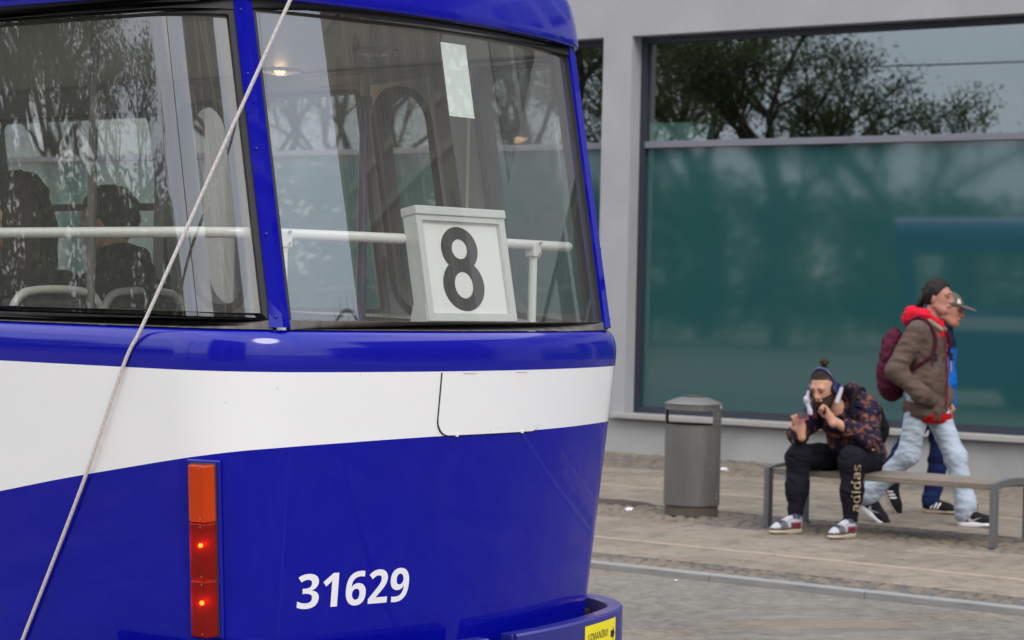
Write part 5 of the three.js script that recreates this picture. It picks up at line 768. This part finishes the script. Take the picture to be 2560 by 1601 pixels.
// ------------------------------------------------------------------ across the street, out of the frame: what the glass mirrors
const bark = mat(0.055, 0.045, 0.036, 0.95, { map: stoneTex });
const leafTints = [[0.10, 0.135, 0.03], [0.08, 0.11, 0.025], [0.12, 0.14, 0.035], [0.07, 0.09, 0.025]];
const leafM = leafTints.map(c => P(...c, 0.9, { transmission: 0.3, thickness: 0 }));
function tree(label, x, z, h, r, seed, dense) {
  const R = rng(seed), g = thing('street_tree', label, 'tree', [x, 0, z], R() * 6, 'trees across the street');
  const limbs = [], tips = [], grow = (p, d, len, rad, lvl) => {
    const e = p.clone().addScaledVector(d, len), m = p.clone().lerp(e, 0.5).add(V(R() - 0.5, R() - 0.5, R() - 0.5).multiplyScalar(len * 0.14));
    const t = new THREE.TubeGeometry(new THREE.CatmullRomCurve3([p, m, e]), 5, rad, lvl < 2 ? 8 : 5, false), q = t.attributes.position, n = lvl < 2 ? 9 : 6; for (let i = 0; i < q.count; i++) { const k = 1 - 0.42 * Math.floor(i / n) / 5, c = new THREE.CatmullRomCurve3([p, m, e]).getPoint(Math.floor(i / n) / 5); q.setXYZ(i, lerp(c.x, q.getX(i), k), lerp(c.y, q.getY(i), k), lerp(c.z, q.getZ(i), k)); }
    limbs.push(t); if (lvl >= 2) tips.push(m, e); if (lvl >= 4) { tips.push(e); return; }
    const kids = lvl === 0 ? 5 : 3; for (let i = 0; i < kids; i++) { const a = R() * 6.283, sp = 0.45 + 0.45 * R(); grow(lvl === 0 ? p.clone().lerp(e, 0.55 + 0.45 * i / (kids - 1)) : e, d.clone().add(V(Math.cos(a) * sp, 0.1 * R(), Math.sin(a) * sp)).normalize(), len * (lvl === 0 ? 0.6 : 0.68 + 0.15 * R()), rad * 0.55, lvl + 1); }
  };
  grow(V(0, 0, 0), V(0, 1, 0), h * 0.36, r * 0.045 + 0.08, 0);
  part('trunk', merge(limbs), bark, g);
  const pos = [], idx = []; const per = Math.ceil(dense / tips.length);
  for (const t of tips) for (let i = 0; i < per; i++) {
    const c = t.clone().add(V(R() + R() - 1, R() + R() - 1, R() + R() - 1).multiplyScalar(h * 0.055)), s = 0.03 + 0.035 * R(), a = V(R() - 0.5, R() - 0.5, R() - 0.5).normalize(), b = V(R() - 0.5, R() - 0.5, R() - 0.5).cross(a).normalize(), o = pos.length / 3;
    const p = (u, v) => pos.push(c.x + (a.x * u + b.x * v) * s, c.y + (a.y * u + b.y * v) * s, c.z + (a.z * u + b.z * v) * s); p(-1.3, 0); p(0, 0.7); p(1.3, 0); p(0, -0.7); idx.push(o, o + 1, o + 2, o, o + 2, o + 3);
  }
  const q = new THREE.BufferGeometry(); q.setAttribute('position', new THREE.Float32BufferAttribute(pos, 3)); q.setIndex(idx); q.computeVertexNormals();
  const cr = part('crown', q, leafM[seed % 4], g); cr.userData.kind = 'stuff';
}
{
  const pts = [[-42, -3, 13, 'leaning'], [-47, -9, 15, 'wide'], [-56, 0, 16, 'high'], [-60, -12, 15, 'dark'], [-50, -18, 14, 'slim'], [-66, -22, 16, 'far'], [-43, 1.5, 10, 'small'], [-52, -4, 12, 'dense']];
  pts.forEach(([x, z, h, w], i) => tree(w + ' young green tree across the street, seen mirrored in the shop glass', x, z, h, h * 0.4, 11 + i, w === 'small' ? 9000 : 17000));
  const R = rng(77); for (let i = 0; i < 9; i++) { const x = -41 - i * 1.0 - R() * 4, z = 4.5 - i * 2.6, gs = thing('shrub', ['round', 'tall', 'ragged', 'broad', 'bright', 'thin', 'dark', 'wide', 'far'][i] + ' green shrub under the trees across the street', 'shrub', [x, 0, z], 0, 'shrubs across the street'), pos = [], idx = [], hh = 5.0 + 1.6 * R(); for (let k = 0; k < 5200; k++) { const a = V(R() - 0.5, R() - 0.5, R() - 0.5).normalize(), b = V(R() - 0.5, R() - 0.5, R() - 0.5).cross(a).normalize(), d = V(R() - 0.5, R() - 0.5, R() - 0.5).normalize().multiplyScalar(0.55 + 0.45 * R()), c = V(d.x * 2.9, hh * 0.52 + d.y * hh * 0.5, d.z * 2.9), s = 0.07 + 0.06 * R(), o = pos.length / 3; for (const [u, v] of [[-1.2, 0], [0, 0.7], [1.2, 0], [0, -0.7]]) pos.push(c.x + (a.x * u + b.x * v) * s, Math.max(0.02, c.y + (a.y * u + b.y * v) * s), c.z + (a.z * u + b.z * v) * s); idx.push(o, o + 1, o + 2, o, o + 2, o + 3); } const q = new THREE.BufferGeometry(); q.setAttribute('position', new THREE.Float32BufferAttribute(pos, 3)); q.setIndex(idx); q.computeVertexNormals(); part('foliage', q, leafM[i % 4], gs).userData.kind = 'stuff'; part('stem', new THREE.CylinderGeometry(0.04, 0.07, hh * 0.7, 8).translate(0, hh * 0.35, 0), bark, gs); }
}
// buildings opposite: walls with real openings, panes, cornices and pilasters
function block(name, label, x, z, turn, W, H, D, floors, cols, wallC, trimC, opt = {}) {
  const g = thing(name, label, 'building', [x, 0, z], turn), wm = mat(...wallC, 0.9, { map: stoneTex }), tm = mat(...trimC, 0.85), gm = P(0.04, 0.05, 0.055, 0.05), fh = H / floors, cw = W / cols, holes = [];
  for (let f = 0; f < floors; f++) for (let c = 0; c < cols; c++) holes.push([-W / 2 + (c + 0.28) * cw, -W / 2 + (c + 0.72) * cw, f * fh + fh * 0.22, f * fh + fh * 0.80]);
  part('front_wall', uvBox(extrude(rectPts(-W / 2, W / 2, 0, H), holes.map(h => rev(rectPts(...h, opt.round ? cw * 0.2 : 0, 5))), 0.4, -0.4), 0.2), wm, g);
  part('side_wall', uvBox(boxTo(-W / 2, -W / 2 + 0.4, 0, H, -D, -0.41), 0.2), wm, g); part('side_wall', uvBox(boxTo(W / 2 - 0.4, W / 2, 0, H, -D, -0.41), 0.2), wm, g); part('rear_wall', boxTo(-W / 2 + 0.41, W / 2 - 0.41, 0, H, -D, -D + 0.4), wm, g);
  part('roof', boxTo(-W / 2 - 0.3, W / 2 + 0.3, H, H + 0.5, -D, 0.45), mat(...(opt.roof || [0.08, 0.07, 0.065]), 0.8), g);
  const wg = new Map();
  holes.forEach(([a, b, c, d]) => { const w = new THREE.Group(); w.name = 'window'; w.position.set((a + b) / 2, (c + d) / 2, 0); g.add(w); const hw = (b - a) / 2, hh = (d - c) / 2; if (!wg.size) { wg.set('f', extrude(rectPts(-hw, hw, -hh, hh), [rev(rectPts(-hw + 0.1, -0.05, -hh + 0.1, hh - 0.1)), rev(rectPts(0.05, hw - 0.1, -hh + 0.1, hh - 0.1))], 0.08, -0.36)); wg.set('p', boxTo(-hw, hw, -hh, hh, -0.39, -0.37)); wg.set('s', boxTo(-hw - 0.15, hw + 0.15, -hh - 0.18, -hh, -0.2, 0.16)); } part('frame', wg.get('f'), tm, w); part('pane', wg.get('p'), gm, w); part('sill', wg.get('s'), tm, w); });
  for (let f = 1; f <= floors; f++) part('cornice', boxTo(-W / 2 - 0.1, W / 2 + 0.1, f * fh - 0.22, f * fh - 0.02, 0.003, f === floors ? 0.6 : 0.22), tm, g);
  for (let c = 0; c <= cols; c++) part('pilaster', boxTo(-W / 2 + c * cw - 0.22, -W / 2 + c * cw + 0.22, 0.02, H - 0.3, 0.004, 0.17), opt.dark && c % 2 ? mat(...opt.dark, 0.85) : tm, g);
  return g;
}
{
  const s = STREET + Math.PI, [x, , z] = at(9.5, -25);
  block('apartment_house', 'beige and brown apartment house with pilasters on the far side of the street', x, z, s, 14, 16, 12, 5, 6, [0.24, 0.20, 0.165], [0.40, 0.36, 0.30], { dark: [0.07, 0.07, 0.075] });
  const gx = 33, gz = 2, gt = -Math.PI / 2 - 0.1;
  const B = block('corner_house', 'tall brown stone house with arched windows and a domed corner', gx + 3, gz - 12, gt, 30, 24, 14, 5, 10, [0.17, 0.14, 0.11], [0.24, 0.205, 0.165], { round: true });
  const d = thing('corner_tower', 'round corner tower with dark dome and iron cresting', 'tower', [gx + 3, 0, gz + 6], 0);
  const wallM = mat(0.19, 0.155, 0.125, 0.9, { map: stoneTex });
  part('drum', new THREE.CylinderGeometry(4.2, 4.2, 10.5, 40).translate(0, 5.25, 0), wallM, d);
  for (let i = 0; i < 9; i++) { const t = -Math.PI / 2 + (i - 4) * 0.33, px = Math.sin(t) * 4.2, pz = Math.cos(t) * 4.2; for (const y of [2.2, 5.4, 8.4]) { const w = part('window', box(0.75, 1.7, 0.1), P(0.03, 0.035, 0.04, 0.1), d); w.position.set(px, y, pz); w.rotation.y = t; } }
  part('cornice', new THREE.CylinderGeometry(4.6, 4.4, 0.4, 40).translate(0, 10.6, 0), mat(0.26, 0.22, 0.18, 0.85), d);
  part('dome', new THREE.SphereGeometry(4.2, 40, 16, 0, Math.PI * 2, 0, Math.PI / 2).scale(1, 0.62, 1).translate(0, 10.8, 0), mat(0.06, 0.06, 0.065, 0.6), d);
  for (let i = 0; i < 14; i++) { const t = i / 14 * 6.283; part('cresting_spike', new THREE.ConeGeometry(0.06, 0.9, 6).translate(Math.sin(t) * 2.2, 13.4, Math.cos(t) * 2.2), mat(0.04, 0.04, 0.042, 0.5), d); }
  part('cresting_ring', new THREE.TorusGeometry(2.2, 0.05, 6, 40).rotateX(Math.PI / 2).translate(0, 13.25, 0), mat(0.04, 0.04, 0.042, 0.5), d);
}
{ // a contact-wire mast left of the camera
  const p = at(-2.0, -17.5), g = thing('catenary_mast', 'dark steel mast for the overhead wire on the near side', 'mast', p, 0);
  part('shaft', new THREE.CylinderGeometry(0.1, 0.15, 8.5, 20).translate(0, 4.25, 0), mat(0.05, 0.05, 0.052, 0.6, { metalness: 0.3 }), g);
  part('base_collar', new THREE.CylinderGeometry(0.24, 0.26, 0.5, 20).translate(0, 0.25, 0), mat(0.05, 0.05, 0.052, 0.6, { metalness: 0.3 }), g);
  part('bracket_arm', new THREE.CylinderGeometry(0.04, 0.04, 5, 10).rotateX(Math.PI / 2).rotateY(STREET).translate(-1.5 * 0 + 1.2, 7.6, -1.9), mat(0.05, 0.05, 0.052, 0.6), g);
}

for (const [label, y, off] of [['lower overhead contact wire strung above the tram', 5.35, 0], ['upper overhead wire strung above the tram', 6.05, 0.25]]) {
  const p = [V(...fromTram(off, y, 45)), V(...fromTram(off, y - 0.12, 10)), V(...fromTram(off, y, -30)), V(...fromTram(off, y, -70))];
  const o = part(numbered('overhead_wire'), new THREE.TubeGeometry(new THREE.CatmullRomCurve3(p), 60, 0.011, 6, false), mat(0.03, 0.028, 0.026, 0.6, { metalness: 0.5 }), scene); tag(o, label, 'wire');
}

renderer.render(scene, camera);
